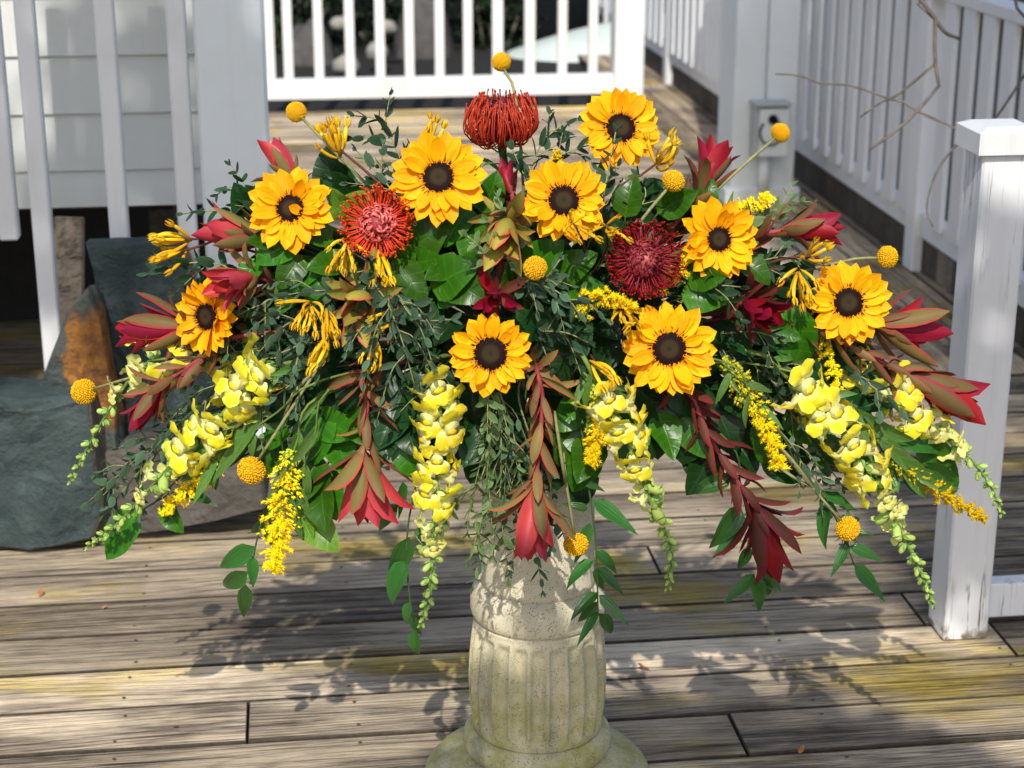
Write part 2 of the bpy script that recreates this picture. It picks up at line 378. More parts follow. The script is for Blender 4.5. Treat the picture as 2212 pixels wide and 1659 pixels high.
def slate_mat(name, a, b_, rust, ramt):
    N = NT(name); p = N.obj()
    n1 = N.noise(N.mapping(p, (3, 3, 5)), 1.6, 6, .62, .5); n2 = N.noise(p, 18, 6, .7); n3 = N.noise(p, 2.3, 4, .55, .8)
    c = N.mix(N.ss(n1, .30, .74), a, b_); c = N.mix(N.math('MULTIPLY', N.ss(n2, .54, .72), .35), c, tuple(x * 2.0 for x in b_)); c = N.mix(N.math('MULTIPLY', N.ss(N.noise(N.mapping(p, (7, 7, 34), (0, 0, 0)), 1, 6, .75), .54, .64), .45), c, tuple(x * .5 for x in a))
    c = N.mix(N.math('MULTIPLY', N.ss(n3, .62 - ramt * .3, .70 - ramt * .25), .9), c, N.mix(n2, rust, tuple(x * .45 for x in rust)))
    N.bump(N.math('ADD', n1, N.math('ADD', N.math('MULTIPLY', n2, .6), N.math('MULTIPLY', N.noise(p, 60, 4, .7), .25))), 1.0, .02); return N.done(c, .7, .3)
def rusted(m):                                     # a rust-coloured cleft face on one side of the stone
    t = m.node_tree; N = NT.__new__(NT); N.m, N.t = m, t; N.b = t.nodes['Principled BSDF']; old = N.b.inputs['Base Color'].links[0].from_socket
    p = N.obj(); sx = N.n('SeparateXYZ'); N.l(p, sx.inputs[0]); nz = N.noise(p, 9, 6, .65); n2 = N.noise(p, 34, 5, .7)
    f = N.math('MULTIPLY', N.ss(N.math('MULTIPLY_ADD', nz, .20, sx.outputs[0]), .075, .092), N.math('MULTIPLY', N.ss(N.math('MULTIPLY_ADD', n2, .12, sx.outputs[2]), .30, .34), N.ss(N.math('MULTIPLY_ADD', nz, .16, sx.outputs[2]), .60, .56)))
    col = N.mix(N.ss(n2, .35, .7), (.40, .165, .03), (.15, .06, .022)); N.l(N.mix(N.math('MULTIPLY', f, .92), old, col), N.b.inputs['Base Color'])
M_SL1 = slate_mat('dark_green_slate', (.026, .042, .043), (.062, .086, .083), (.20, .13, .07), .12)
M_SL2 = slate_mat('rust_faced_slate', (.040, .055, .05), (.10, .11, .095), (.30, .14, .035), .15); rusted(M_SL2)
M_SL3 = slate_mat('brown_grey_slate', (.06, .055, .048), (.14, .12, .10), (.22, .12, .06), .3)
M_RUST = slate_mat('rust_edge', (.34, .16, .045), (.24, .12, .04), (.12, .09, .06), .45)
def stone(label, poly, D, thick, mat, lean=.0, seed=0, edge=None, res=9):
    # a slab: front outline at distance D, extruded back and roughened, standing on the deck
    rr = random.Random(seed)
    F = [pix(x, y, D) for x, y in poly]; zmin = min(p.z for p in F); c = sum(F, Vector()) / len(F)
    F = [p + Vector((0, lean * (p.z - zmin), 0)) for p in F]
    pts = []
    for a, b2 in zip(F, F[1:] + F[:1]):
        k = max(1, int((b2 - a).length / .05))
        for i in range(k): pts.append(a.lerp(b2, i / k))
    cc = sum(pts, Vector()) / len(pts); q = MB(); n = len(pts)
    rings = []
    for d, s in ((0, .0), (0, .2), (0, .4), (0, .58), (0, .74), (0, .86), (.0, .965), (.010, 1), (thick * .35, 1.0), (thick * .7, 1.0), (thick, .985), (thick, .5), (thick, 0)):
        ring = []
        for p in pts:
            x = cc.lerp(p, s) + Vector((0, d, 0)); e = x * 7 + Vector((seed * 3.1, 0, 0))
            dn = Vector((noise.noise(e), noise.noise(e + Vector((9, 0, 0))), noise.noise(e + Vector((0, 9, 0)))))
            cell = noise.cell_vector(x * Vector((9, 9, 6)) + dn * 1.3 + Vector((seed, 0, 0))); dn2 = noise.noise(x * 40)
            x = x + dn * .006 + Vector((cell.x - .5, -(cell.y - .3) * 1.8, cell.z - .5)) * (.009 if s > .3 else .007) + Vector((0, -dn2 * .003, 0))
            x.z = max(x.z, .001); ring.append(x)
        rings.append(ring)
    vs = [p for r_ in rings for p in r_]; fs = []
    for i in range(len(rings) - 1):
        for j in range(n): fs.append([i * n + j, (i + 1) * n + j, (i + 1) * n + (j + 1) % n, i * n + (j + 1) % n])
    base = Vector((cc.x, cc.y, max(0, zmin)))
    q.add(vs, fs); o = q.build('slate_stone', [mat] + ([edge] if edge else []), None, False, loc=base)
    if edge:                                     # rust-stained cleft rim
        for p in o.data.polygons:
            k = p.index // n
            if 6 <= k <= 9 and (p.normal.z > .5 or p.normal.x < -.55): p.material_index = 1
    return tag(o, label, 'stone', 'slate stones piled at the railing')
stone('upright dark green slate slab with a rust orange top edge', [(172, 528), (300, 524), (392, 530), (425, 680), (478, 880), (500, 1060), (240, 1070), (225, 800), (205, 650)], 3.74, .055, M_SL1, .05, 1, M_RUST)
stone('pointed stone with a rust orange face beside the upright slab', [(186, 632), (212, 690), (225, 800), (250, 905), (265, 1150), (75, 1160), (80, 850), (110, 770), (140, 690)], 3.64, .07, M_SL2, .04, 2)
stone('big dark slate block at the left edge of the deck', [(-150, 868), (60, 872), (182, 866), (205, 960), (216, 1110), (196, 1168), (60, 1192), (-160, 1170)], 3.55, .16, M_SL1, .03, 3, M_SL3)
stone('low brown grey slate behind the drooping snapdragons', [(215, 985), (350, 960), (540, 975), (572, 1040), (575, 1105), (470, 1130), (200, 1165)], 3.62, .10, M_SL3, .05, 4)
q = MB(); p0, p1 = pix(150, 500, 4.16), pix(150, 660, 4.10)
pl = thing('leaning_plank', 'grey weathered plank leaning behind the upright slate slab', 'plank', (p1.x, 4.12, 0))
dv = (Vector((p0.x, 4.17, .60)) - Vector((p1.x - .02, 4.06, .0))); q.box(Vector((p1.x - .02, 4.06, .0)) + dv * .5, (.035, .009, dv.length / 2), .002, dv.to_track_quat('Z', 'Y').to_matrix())
q.build('board', M_DECK, pl, False)

# ------------------------------------------------------------------ back railing
VB = 9.3
br = thing('railing', 'white baluster railing across the back of the deck', 'railing', H(0, VB, 0))
up0, _ = uat(1322, 200, VB); up1, _ = uat(1384, 200, VB); ub = uat(582, 200, VB)[0] - .5
_, zb0 = uat(950, 208, VB); _, zb1 = uat(950, 165, VB)
bar('bottom_rail', M_WHITE, br, H((ub + up0) / 2, VB, (zb0 + zb1) / 2), ((up0 - ub) / 2, .035, (zb1 - zb0) / 2))
bar('top_rail', M_WHITE, br, H((ub + up0) / 2, VB, .98), ((up0 - ub) / 2, .05, .03))
x = 624.0
for px in (585, 624, 690, 757, 822, 885, 950, 1011, 1075, 1144, 1214, 1280):
    u, _ = uat(px, 150, VB); w = .028 if px in (1075, 1144) else .024
    bar('baluster', M_WHITE, br, H(u, VB, (zb1 + .95) / 2), (w, .02, (.95 - zb1) / 2))
pc = (up0 + up1) / 2; bar('post', M_WHITE, br, H(pc, VB, .60), ((up1 - up0) / 2, (up1 - up0) / 2, .60), .006)

# ------------------------------------------------------------------ right fence, big post with outlet, near post
UF = 2.12
fe = thing('picket_fence', 'long white picket fence running back along the right side of the deck', 'fence', H(UF, 5.5, 0))
bar('bottom_rail', M_WHITE, fe, H(UF, 8.3, .165), (.022, 4.9, .042)); bar('top_rail', M_WHITE, fe, H(UF, 8.3, .945), (.045, 4.9, .02))
bar('kerb_board', M_OLDWOOD, fe, H(UF + .02, 8.3, .058), (.03, 4.9, .057))
for v in (3.75, 5.77, 7.85, 9.9, 11.9): bar('fence_post', M_WHITE, fe, H(UF + .002, v, .50), (.046, .046, .50))
v = 3.92
while v < 12.9:
    if min(abs(v - w) for w in (3.75, 5.77, 7.85, 9.9, 11.9)) > .10:
        bar('picket', M_WHITE, fe, H(UF - .030, v, .555), (.009, .047, .37), .002)
    v += .163
g = gnd(1636, 442); ug, vg = UV(g)
half = 137 / FPX * 7.1 / 2
bp = thing('square_post', 'thick pale grey square post carrying the outlet box', 'post', H(ug, vg + half, 0))
for s in (-1, 1): bar('board', M_COLUMN, bp, H(ug + s * (half / 2 + .002) + .015, vg + half, 1.2), (half / 2, half, 1.2), .005)
bar('base_trim', M_COLUMN, bp, H(ug + .015, vg + half, .035), (half + .025, half + .022, .035), .006)
def onpost(px, py):
    d = ray(px, py); t = vg / d.dot(VX); p = Vector((0, 0, CAM_Z)) + d * t; return p
c = onpost(1655, 276); wv = (onpost(1694, 276) - onpost(1622, 276)).dot(UX) / 2; hz = (onpost(1655, 222) - onpost(1655, 332)).z / 2
ob = thing('outlet_box', 'grey weatherproof outlet box fixed to the thick square post', 'outlet box', c + VX * -.002)
cu, cv = UV(c)
bar('housing', M_GREYMETAL, ob, H(cu, cv - .04, c.z), (wv, .038, hz), .006)
bar('cover', M_COLUMN, ob, H(cu + .008, cv - .084, c.z - .005), (wv * .86, .005, hz * .92), .003)
bar('lid_hood', M_GREYMETAL, ob, H(cu, cv - .050, c.z + hz + .006), (wv + .006, .052, .006), .003)
q = MB(); q.tube([H(cu + .0, cv - .093, c.z + .05), H(cu, cv - .105, c.z + .05)], .018, 10); q.build('socket', M_BLACK, ob)
q = MB(); q.tube([H(cu + .004 + .045 * math.sin(a) - .01, cv - .10, c.z + .0 + .05 * math.cos(a)) for a in [i * .5 for i in range(12)]], .0045, 6); q.build('cord', M_ROPE, ob)
q = MB(); q.tube([H(cu - .01, cv - .03, c.z - hz), H(cu - .01, cv - .03, .06)], .022, 10); q.build('conduit', M_COLUMN, ob)

g0, g1 = gnd(2082 - 20, 1362), gnd(2120, 1384)
un, vn = UV(gnd(2085, 1383)); NP = H(un, vn + .045, 0)
np_ = thing('railing_post', 'white weathered railing post with peeling paint at the right edge', 'post', NP)
hw = .0445
bar('shaft', M_POST, np_, H(un, vn + hw, .475), (hw, hw, .475), .004)
q = MB(); cw = hw + .015; t0, t1, t2 = .952, .990, .999
P = [(-cw, -cw, t0), (cw, -cw, t0), (cw, cw, t0), (-cw, cw, t0), (-cw, -cw, t1), (cw, -cw, t1), (cw, cw, t1), (-cw, cw, t1), (-cw + .02, -cw + .02, t2), (cw - .02, -cw + .02, t2), (cw - .02, cw - .02, t2), (-cw + .02, cw - .02, t2)]
q.add([H(un, vn + hw, 0) + HR @ Vector(x) for x in P], [[3, 2, 1, 0], [0, 1, 5, 4], [1, 2, 6, 5], [2, 3, 7, 6], [3, 0, 4, 7], [4, 5, 9, 8], [5, 6, 10, 9], [6, 7, 11, 10], [7, 4, 8, 11], [8, 9, 10, 11]])
q.build('cap', M_WHITE, np_, False)
bar('bottom_rail', M_POST, np_, H(un + hw + .5, vn + hw + .01, .063), (.499, .02, .036), .003)
bar('top_rail', M_POST, np_, H(un + hw + .5, vn + hw + .01, .90), (.499, .02, .036), .003)
for i in range(6): bar('baluster', M_POST, np_, H(un + hw + .16 + i * .15, vn + hw + .01, .4815), (.019, .017, .382), .002)

# ------------------------------------------------------------------ bare tree at the right whose twigs reach into view
M_BARK = plain('grey_brown_bark', (.11, .095, .08), .9, .35, 45, .2, .6, .003, (.20, .17, .14))
bt = thing('bare_tree', 'bare tree with thin grey twigs reaching in front of the picket fence', 'tree', (1.75, 4.2, -.5))
q = MB(); q.tube(spline([(1.75, 4.2, -.5), (1.74, 4.2, .5), (1.72, 4.15, 1.4), (1.66, 4.1, 2.3), (1.60, 4.0, 3.4)], 14), [.06 - .003 * i for i in range(15)], 8); q.build('trunk', M_BARK, bt)
def z3(x, y, D): return pix(1475.3 + x / 3.0015, y / 3.0015, D)
def twig(pts, r0, r1, n=14, name='twig'):
    w = MB(); sp = spline(pts, n); r0 *= .72; r1 *= .62; w.tube(sp, [r0 + (r1 - r0) * i / n * 1.0 + rnd(-.0002, .0003) for i in range(n + 1)], 6); w.build(name, M_BARK, bt)
twig([(1.70, 4.13, 1.75), (1.45, 4.0, 1.75), z3(1480, -60, 4.0), z3(1540, 0, 4.0), z3(1640, 130, 4.0), z3(1630, 300, 3.98), z3(1632, 400, 3.97), z3(1670, 520, 3.95), z3(1640, 580, 3.95), z3(1520, 720, 3.93), z3(1380, 850, 3.92), z3(1210, 970, 3.9)], .011, .0055, 30, 'branch')
twig([z3(1640, 130, 4.0), z3(1700, 210, 4.0), z3(1790, 250, 4.02)], .0075, .006, 8)
twig([(1.71, 4.14, 1.6), (1.5, 4.1, 1.55), z3(1648, -80, 4.05), z3(1645, 0, 4.03), z3(1640, 130, 4.0)], .008, .0055, 14)
twig([z3(1625, 420, 3.97), z3(1400, 610, 4.0), z3(1290, 660, 4.02), z3(1150, 760, 4.04)], .0055, .0035, 12)
twig([z3(600, 480, 4.1), z3(760, 490, 4.08), z3(880, 540, 4.06), z3(1060, 550, 4.02), z3(1200, 590, 3.98), z3(1330, 640, 3.95), z3(1390, 640, 3.94), z3(1520, 720, 3.93), z3(1700, 800, 3.9), z3(1850, 862, 3.88), z3(2000, 800, 3.95), (1.35, 4.1, 1.2), (1.71, 4.16, 1.25)], .003, .006, 40)
twig([z3(1850, 862, 3.88), z3(1720, 1000, 3.86), z3(1630, 1150, 3.85), z3(1580, 1350, 3.84), z3(1620, 1470, 3.83)], .0045, .0025, 14)
twig([(1.70, 4.12, 1.9), (1.40, 4.0, 1.5), z3(2090, 0, 3.9), z3(2150, 40, 3.88), z3(2240, 130, 3.86), z3(2330, 240, 3.84)], .008, .0055, 14)

# ------------------------------------------------------------------ beyond the back railing
M_ROCK = plain('grey_boulder', (.10, .095, .09), .9, .4, 9, .2, .6, .02)
M_PALE = plain('pale_cobble', (.30, .29, .25), .85, .3, 14, .2, .5, .01)
M_SAND = plain('pale_gravel', (.52, .47, .38), .95, .25, 26, .1, .5, .01)
M_HULL = plain('pale_sage_paint', (.55, .62, .58), .5, .12, 6)
M_BLUE = plain('dark_blue_plastic', (.03, .07, .13), .4, .15, 8)
def lump(name, label, cat, c, r, mat, seed, group=None, amp=.22):
    q = MB(); q.ell((0, 0, 0), (1, 1, 1), None, 18, 12)
    vs = []
    for v in q.v:
        k = 1 + amp * noise.noise(v * 1.6 + Vector((seed * 5.3, 0, 0))) + amp * .4 * noise.noise(v * 4 + Vector((0, seed, 0)))
        vs.append(Vector((v.x * r[0] * k, v.y * r[1] * k, max(v.z * r[2] * k, -r[2] * .72))) + Vector(c))
    q.v = vs; o = q.build(name, mat, None, True, loc=(c[0], c[1], c[2] - r[2] * .72)); return tag(o, label, cat, group)
GZ = -.5
b = MB(); P = [H(-.25, 9.45, GZ + .02), H(3.2, 9.45, GZ + .02), H(3.6, 16, GZ + .02), H(-.1, 16, GZ + .02)]
b.add(P, [[0, 1, 2, 3]]); tag(b.build('gravel_path', M_SAND, None, False), kind='structure')
def lp(px, py, D): p = pix(px, py, D); return p
def bould(label, px, py, D, r, mat, seed, name='boulder', cat='boulder', group='boulders below the back railing'):
    p = pix(px, py, D); lump(name, label, cat, (p.x, p.y, GZ + r[2] * .70), r, mat, seed, group)
p = pix(760, 20, 13.0); lump('heap', 'black tarp added for darkness behind the left half of the back railing', 'heap', (p.x + .05, 12.6, GZ + .6), (1.7, .6, .85), M_BLACK, 3, None, .12)  # black heap put in to keep the hollow beyond the railing dark
bould('big rounded grey boulder behind the second gap of the back railing', 668, 60, 11.3, (.19, .26, .42), M_ROCK, 1)
bould('grey boulder with a dark top seen through the middle of the back railing', 765, 120, 11.2, (.24, .2, .26), M_ROCK, 2)
bould('slanting grey boulder under the top craspedia ball side of the railing', 912, 40, 11.6, (.20, .25, .48), M_ROCK, 4)
bould('low grey boulder right of the slanting one behind the railing', 985, 110, 11.0, (.16, .2, .24), M_ROCK, 6)
for i, (px, py, D, s, w) in enumerate(((735, 52, 10.95, .06, 'highest of the pale stones behind the railing'), (748, 142, 10.6, .08, 'lowest of the pale stones behind the railing'), (815, 112, 10.8, .07, 'pale grey stone in the gap right of the two cream ones'), (836, 60, 11.0, .06, 'small pale stone in the wet dark gap behind the railing'))):
    p = pix(px, py, D); o = lump('cobble', w, 'stone', tuple(p), (s, s, s * .8), M_PALE, 10 + i, 'pale stones behind the railing')
p = pix(590, 130, 10.4); b = MB()
b.tube([(p.x, p.y, GZ), (p.x, p.y, GZ + .02), (p.x, p.y, GZ + .40), (p.x, p.y, GZ + .42)], [.13, .135, .165, .16], 18)
tag(b.build('bucket', M_BLUE, None, True, loc=(p.x, p.y, GZ)), 'dark blue bucket beside the wide left post behind the railing', 'bucket')
M_SHR = petal_mat('dark_shrub_leaf', (.018, .035, .014), (.03, .05, .02))
# upturned boat on the gravel
bt2 = thing('rowing_boat', 'pale sage boat hull lying behind the right end of the back railing', 'boat', (pix(1235, 90, 11.6).x, 11.6, GZ + .02))
q = MB(); n = 14; m = 10; vs = []
for i in range(n + 1):
    t = i / n; w = .42 * math.sin(math.pi * (t * .9 + .05)) ** .6; h = .30 * (.6 + .4 * math.sin(math.pi * t)) + .22 * t * t
    for j in range(m + 1):
        a = math.pi * j / m; vs.append(bt2.location + Vector((-.75 + 1.5 * t, -math.cos(a) * w, .14 + .18 * t + math.sin(a) ** .8 * h)))
q.add(vs, [[i * (m + 1) + j, (i + 1) * (m + 1) + j, (i + 1) * (m + 1) + j + 1, i * (m + 1) + j + 1] for i in range(n) for j in range(m)]); q.build('hull', M_HULL, bt2)
for x in (-.45, .45):
    q = MB(); q.box(bt2.location + Vector((x, 0, .10)), (.05, .40, .10), .01); q.build('trestle', M_OLDWOOD, bt2, False)
q = MB(); q.tube([bt2.location + Vector((-.72, -.2, .16)), bt2.location + Vector((0, -.43, .20)), bt2.location + Vector((.72, -.14, .32))], .02, 6); q.build('gunwale', M_WHITE, bt2)
def shrub(label, px, D, w, h, seed, mat):
    rr = random.Random(seed); p = pix(px, 60, D); root = thing('shrub', label, 'shrub', (p.x, D, GZ), 'shrubs beyond the back railing'); q = MB(); s_ = MB()
    for i in range(9): e = Vector((p.x + rr.uniform(-w, w) * .7, D + rr.uniform(-.2, .2), GZ + h * rr.uniform(.5, .95))); s_.tube(spline([(p.x, D, GZ), ((p.x + e.x) / 2, D, GZ + (e.z - GZ) * .6), e], 5), .008, 4)
    for i in range(900):
        t = rr.random(); c0 = Vector((p.x + rr.gauss(0, .45) * w, D + rr.gauss(0, .15), GZ + h * t)); m = Matrix.Rotation(rr.uniform(0, 6.3), 3, 'Z') @ Matrix.Rotation(rr.uniform(-1, 1), 3, 'X'); L = rr.uniform(.04, .09)
        q.add([c0 + m @ Vector(x) for x in ((0, 0, 0), (L * .3, L * .5, .01), (0, L, 0), (-L * .3, L * .5, .01))], [[0, 1, 2, 3]], [(.5, 0), (1, .5), (.5, 1), (0, .5)])
    s_.build('stem', M_BARK, root); q.build('leaves', mat, root)
shrub('dark leafy shrub behind the middle of the back railing', 850, 11.9, .30, .85, 31, M_SHR); shrub('dark shrub behind the left end of the back railing', 640, 11.8, .35, .9, 32, M_SHR); shrub('sparse shrub left of the boat hull behind the railing', 1060, 12.0, .30, .8, 33, M_SHR)
lf = thing('low_fence', 'white low fence far behind the right half of the back railing', 'fence', H(1.6, 13.4, GZ))
for i in range(12): bar('picket', M_WHITE, lf, H(.2 + i * .22, 13.4, GZ + .50), (.04, .015, .48))
for z in (.2, .85): bar('fence_rail', M_WHITE, lf, H(1.45, 13.44, GZ + z), (1.5, .02, .05))

# ------------------------------------------------------------------ unseen leafy trees added behind the camera to shade and dapple the light
def leafmat(name, a, b_): return petal_mat(name, a, b_, None, None, .3, 1, .5, .4, .25)
M_TREE = leafmat('tree_leaf', (.05, .10, .025), (.07, .13, .03))
def added_shade_tree(label, foot, blobs, n, seed):
    rr = random.Random(seed); root = thing('added_shade_tree', label, 'tree', foot, 'unseen shade trees behind the photographer')
    top = sum((Vector(b[0]) for b in blobs), Vector()) / len(blobs)
    q = MB(); sp = spline([foot, Vector(foot).lerp(top, .3) + Vector((.1, -.2, 0)), Vector(foot).lerp(top, .65), top], 12); q.tube(sp, [.16 - .009 * i for i in range(13)], 9)
    for c, r, k in blobs: q.tube(spline([sp[8], sp[8].lerp(Vector(c), .5) + Vector((0, 0, .15)), Vector(c)], 6), [.05, .045, .04, .035, .03, .02, .012], 6)
    q.build('trunk', M_BARK, root)
    q = MB(); tot = sum(k for _, _, k in blobs)
    for c, r, k in blobs:
        for i in range(int(n * k / tot)):
            d = Vector((rr.gauss(0, 1), rr.gauss(0, 1), rr.gauss(0, 1))).normalized() * rr.random() ** .45
            p = Vector(c) + Vector((d.x * r[0], d.y * r[1], d.z * r[2]))
            a = Matrix.Rotation(rr.uniform(0, 6.3), 3, 'Z') @ Matrix.Rotation(rr.uniform(-1.1, 1.1), 3, 'X'); L = rr.uniform(.09, .16)
            q.add([p + a @ Vector(x) for x in ((0, 0, 0), (L * .28, L * .5, .01), (0, L, -.01), (-L * .28, L * .5, .01))], [[0, 1, 2, 3]], [(.5, 0), (1, .5), (.5, 1), (0, .5)])
    q.build('crown', M_TREE, root)
TL = added_shade_tree('unseen leafy tree added for shade left behind the photographer', (-3.6, -2.6, -.5), [((-1.85, -1.0, 5.15), (.55, .6, .95), 3), ((-2.7, -1.2, 5.3), (.8, .8, 1.2), 2), ((-1.05, -1.0, 5.62), (.42, .45, .64), 2.2)], 2900, 11)
TR = added_shade_tree('unseen leafy tree added for shade right behind the photographer', (4.6, -3.0, -.5), [((.88, -1.0, 4.40), (.36, .4, .44), 1.6), ((1.6, -1.1, 5.0), (.6, .5, .9), 1.5), ((1.12, -1.1, 6.15), (.46, .5, .72), 3.2), ((1.05, -1.1, 7.3), (.5, .5, .62), 3.0), ((.62, -1.1, 8.4), (.36, .4, .7), 1.6), ((1.2, -1.3, 8.4), (.5, .5, .7), 1.8), ((.16, -1.0, 3.38), (.50, .30, .20), 3.6)], 8200, 12)  # last blob is a low bough added to shade the pedestal foot

# ------------------------------------------------------------------ pedestal
N = NT('weathered_cast_stone'); p = N.obj(); sz = N.n('SeparateXYZ'); N.l(p, sz.inputs[0])
n1 = N.noise(p, 9, 5, .6); n2 = N.noise(p, 260, 3, .7); n3 = N.noise(p, 22, 5, .65)
c = N.mix(N.ss(n1, .35, .7), (.70, .63, .46), (.58, .535, .39))
al = N.math('MULTIPLY', N.ss(N.math('MULTIPLY_ADD', n1, .22, N.math('MULTIPLY', sz.outputs[2], -1)), -.27, .0), N.ss(n3, .15, .72))
c = N.mix(N.math('MULTIPLY', al, .9), c, (.33, .32, .08))
c = N.mix(N.math('MULTIPLY', N.ss(N.noise(N.mapping(p, (14, 14, 3), (3, 1, 0)), 1, 4), .55, .7), .5), c, (.24, .235, .20))
vo = N.n('TexVoronoi', feature='F1'); N.l(p, vo.inputs['Vector']); vo.inputs['Scale'].default_value = 330
speck = N.math('MULTIPLY', N.ss(vo.outputs['Distance'], .34, .2), N.ss(N.noise(p, 75, 3), .40, .56))
c = N.mix(N.math('MULTIPLY', speck, .8), c, (.07, .062, .05))
c = N.mix(N.math('MULTIPLY', N.ss(n2, .5, .75), .35), c, (.70, .66, .55))
N.bump(N.math('SUBTRACT', N.math('MULTIPLY', n2, .5), speck), .7, .0015); M_STONE = N.done(c, .9, .2)
PX, PY = pix(1161, 1450, 2.62).x, 2.62
ped = thing('pedestal', 'weathered cast stone pedestal column carrying the flower arrangement', 'pedestal', (PX, PY, 0))
def lathe(name, prof, nseg=96, flute=None):
    q = MB(); vs = []
    for (r, z) in prof:
        for j in range(nseg):
            a = 2 * math.pi * j / nseg + math.pi / 2
            rr_ = r
            if flute: rr_ = r - flute(a, z)
            vs.append((PX + rr_ * math.cos(a), PY + rr_ * math.sin(a), z))
    k = len(prof); fs = [[i * nseg + j, i * nseg + (j + 1) % nseg, (i + 1) * nseg + (j + 1) % nseg, (i + 1) * nseg + j] for i in range(k - 1) for j in range(nseg)]
    fs += [list(range(nseg))[::-1], [(k - 1) * nseg + j for j in range(nseg)]]
    q.add(vs, fs); return q.build(name, M_STONE, ped)
lathe('base_plinth', [(.184, 0), (.188, .006), (.186, .020), (.176, .032), (.150, .044), (.128, .053), (.116, .062), (.10, .064)])
lathe('base_ring', [(.100, .064), (.1135, .066), (.1195, .074), (.1215, .085), (.1195, .097), (.1125, .107), (.100, .110)])
NF = 22
def flute(a, z):
    k = min(1, max(0, (z - .122) / .012)) * min(1, max(0, (.292 - z) / .014))
    w = (a * NF / (2 * math.pi)) % 1.0; x = abs(w - .5) * 2          # 1 at the fillet between two flutes
    d = max(0, 1 - (x / .80) ** 2) ** .45 if x < .80 else 0
    return .0105 * d * k
zz = [.110, .114, .118, .122, .126, .130, .134, .145, .16, .175, .19, .205, .22, .235, .25, .262, .272, .278, .283, .288, .292, .296, .302]
def bulge(z): t = (z - .11) / .195; return .1005 + .0115 * math.sin(math.pi * min(1, max(0, t * .80 + .16))) 
lathe('fluted_drum', [(bulge(z), z) for z in zz] + [(.1035, .3045)], 320, flute)
lathe('groove_joint', [(.099, .3045), (.099, .3085)], 64)
lathe('collar', [(.1035, .3085), (.1065, .312), (.1085, .322), (.1085, .336), (.1055, .350), (.0985, .360), (.0920, .365)])
lathe('upper_drum', [(.0920, .365), (.0900, .372), (.0895, .40), (.0888, .50), (.0885, .60), (.0905, .628), (.0885, .632)])
lathe('capital', [(.096, .632), (.110, .640), (.116, .652), (.116, .668), (.128, .676), (.132, .690), (.132, .704), (.128, .708)])
# ------------------------------------------------------------------ flower arrangement
CTR = Vector((PX, PY - .01, .80))                 # where the stems are pushed in
def dome(px, py):
    a = max(0, 1 - ((px - 1140) / 1080) ** 2); k = 1.0 if py > 640 else max(.12, 1 - ((640 - py) / 520) ** 2)
    return 2.61 - .225 * a * k
def P(px, py, dd=0): return pix(px, py, dome(px, py) + dd)
VIEW = lambda p: (Vector((0, 0, CAM_Z)) - p).normalized()
def outward(p, up=.25): return ((p - CTR) * Vector((1, 1.6, 1)) + Vector((0, -.10, up * .3))).normalized()
bowl = thing('flower_bowl', 'dark green bowl hidden in the foliage on top of the pedestal', 'bowl', (PX, PY, .708))
q = MB(); q.tube([(PX, PY, z) for z in (.708, .716, .75, .775, .782)], [.085, .105, .128, .134, .130], 28); q.build('bowl_body', plain('dark_green_plastic', (.012, .03, .016), .4), bowl)
q = MB(); q.ell((PX, PY, .775), (.125, .125, .075), None, 20, 8); q.build('floral_foam', plain('wet_floral_foam', (.02, .045, .015), .95, .4, 60), bowl)
def foot(p):                                       # a point on the foam towards p
    d = Vector((p.x - PX, p.y - PY, max(-.01, (p.z - .80)))); d.normalize()
    return Vector((PX, PY, .775)) + Vector((d.x * .10, d.y * .10, d.z * .055))
# --- flower materials
M_STEM = plain('green_stem', (.16, .24, .05), .6, .3, 60, .3, .3, .001)
M_STEMD = plain('dark_green_stem', (.05, .10, .025), .6, .3, 60)
M_STEMO = plain('olive_stem', (.30, .30, .12), .7, .3, 120, .3, .4, .001, (.20, .20, .09))
M_STEMR = plain('red_brown_stem', (.12, .035, .025), .7, .3, 60)
M_STEMP = plain('pink_red_stem', (.36, .06, .06), .6, .3, 60)
M_PET = petal_mat('sunflower_petal', (1.0, .45, .002), (1.0, .50, .003), (1.0, .34, .0), None, .2, 1, .6, .2, .18, .05, 3, .07, tcol=(1.0, .42, .0))
M_SEPAL = petal_mat('sunflower_sepal', (.10, .20, .03), (.13, .25, .04))
N = NT('sunflower_disc'); uvn = N.n('UVMap'); sp = N.n('SeparateXYZ'); N.l(uvn.outputs[0], sp.inputs[0])
nz = N.noise(N.obj(), 900, 2); c = N.ramp(sp.outputs[1], [(0.0, (.016, .012, .007)), (.22, (.034, .024, .008)), (.44, (.034, .019, .006)), (.60, (.011, .0035, .003)), (1, (.012, .0035, .003))])
c = N.mix(N.math('MULTIPLY', N.ss(nz, .5, .7), .6), c, N.mix(1, c, (2.2, 2, 1.6), 'MULTIPLY')); M_DISC = N.done(c, .8, .2)
M_FLORET = petal_mat('dark_disc_floret', (.035, .008, .006), (.03, .006, .005), None, (.09, .025, .012), var=.3, trans=0)
M_BALL = None
N = NT('craspedia_yellow'); uvn = N.n('UVMap'); sp = N.n('SeparateXYZ'); N.l(uvn.outputs[0], sp.inputs[0])
c = N.mix(sp.outputs[1], (.45, .19, .001), (.96, .58, .008)); r = N.rand(); c = N.mix(N.math('MULTIPLY', r, .35), c, N.mix(1, c, (1, .80, 1), 'MULTIPLY')); M_BALL = N.done(c, .75, .2)
M_STYLE = petal_mat('protea_style', (.72, .055, .012), (.62, .04, .012), (.40, .012, .02), (.82, .13, .015), var=.35, trans=.08)
M_STYLED = petal_mat('deep_red_protea_style', (.30, .006, .010), (.25, .005, .009), (.15, .003, .012), (.40, .010, .008), var=.35, trans=.08)
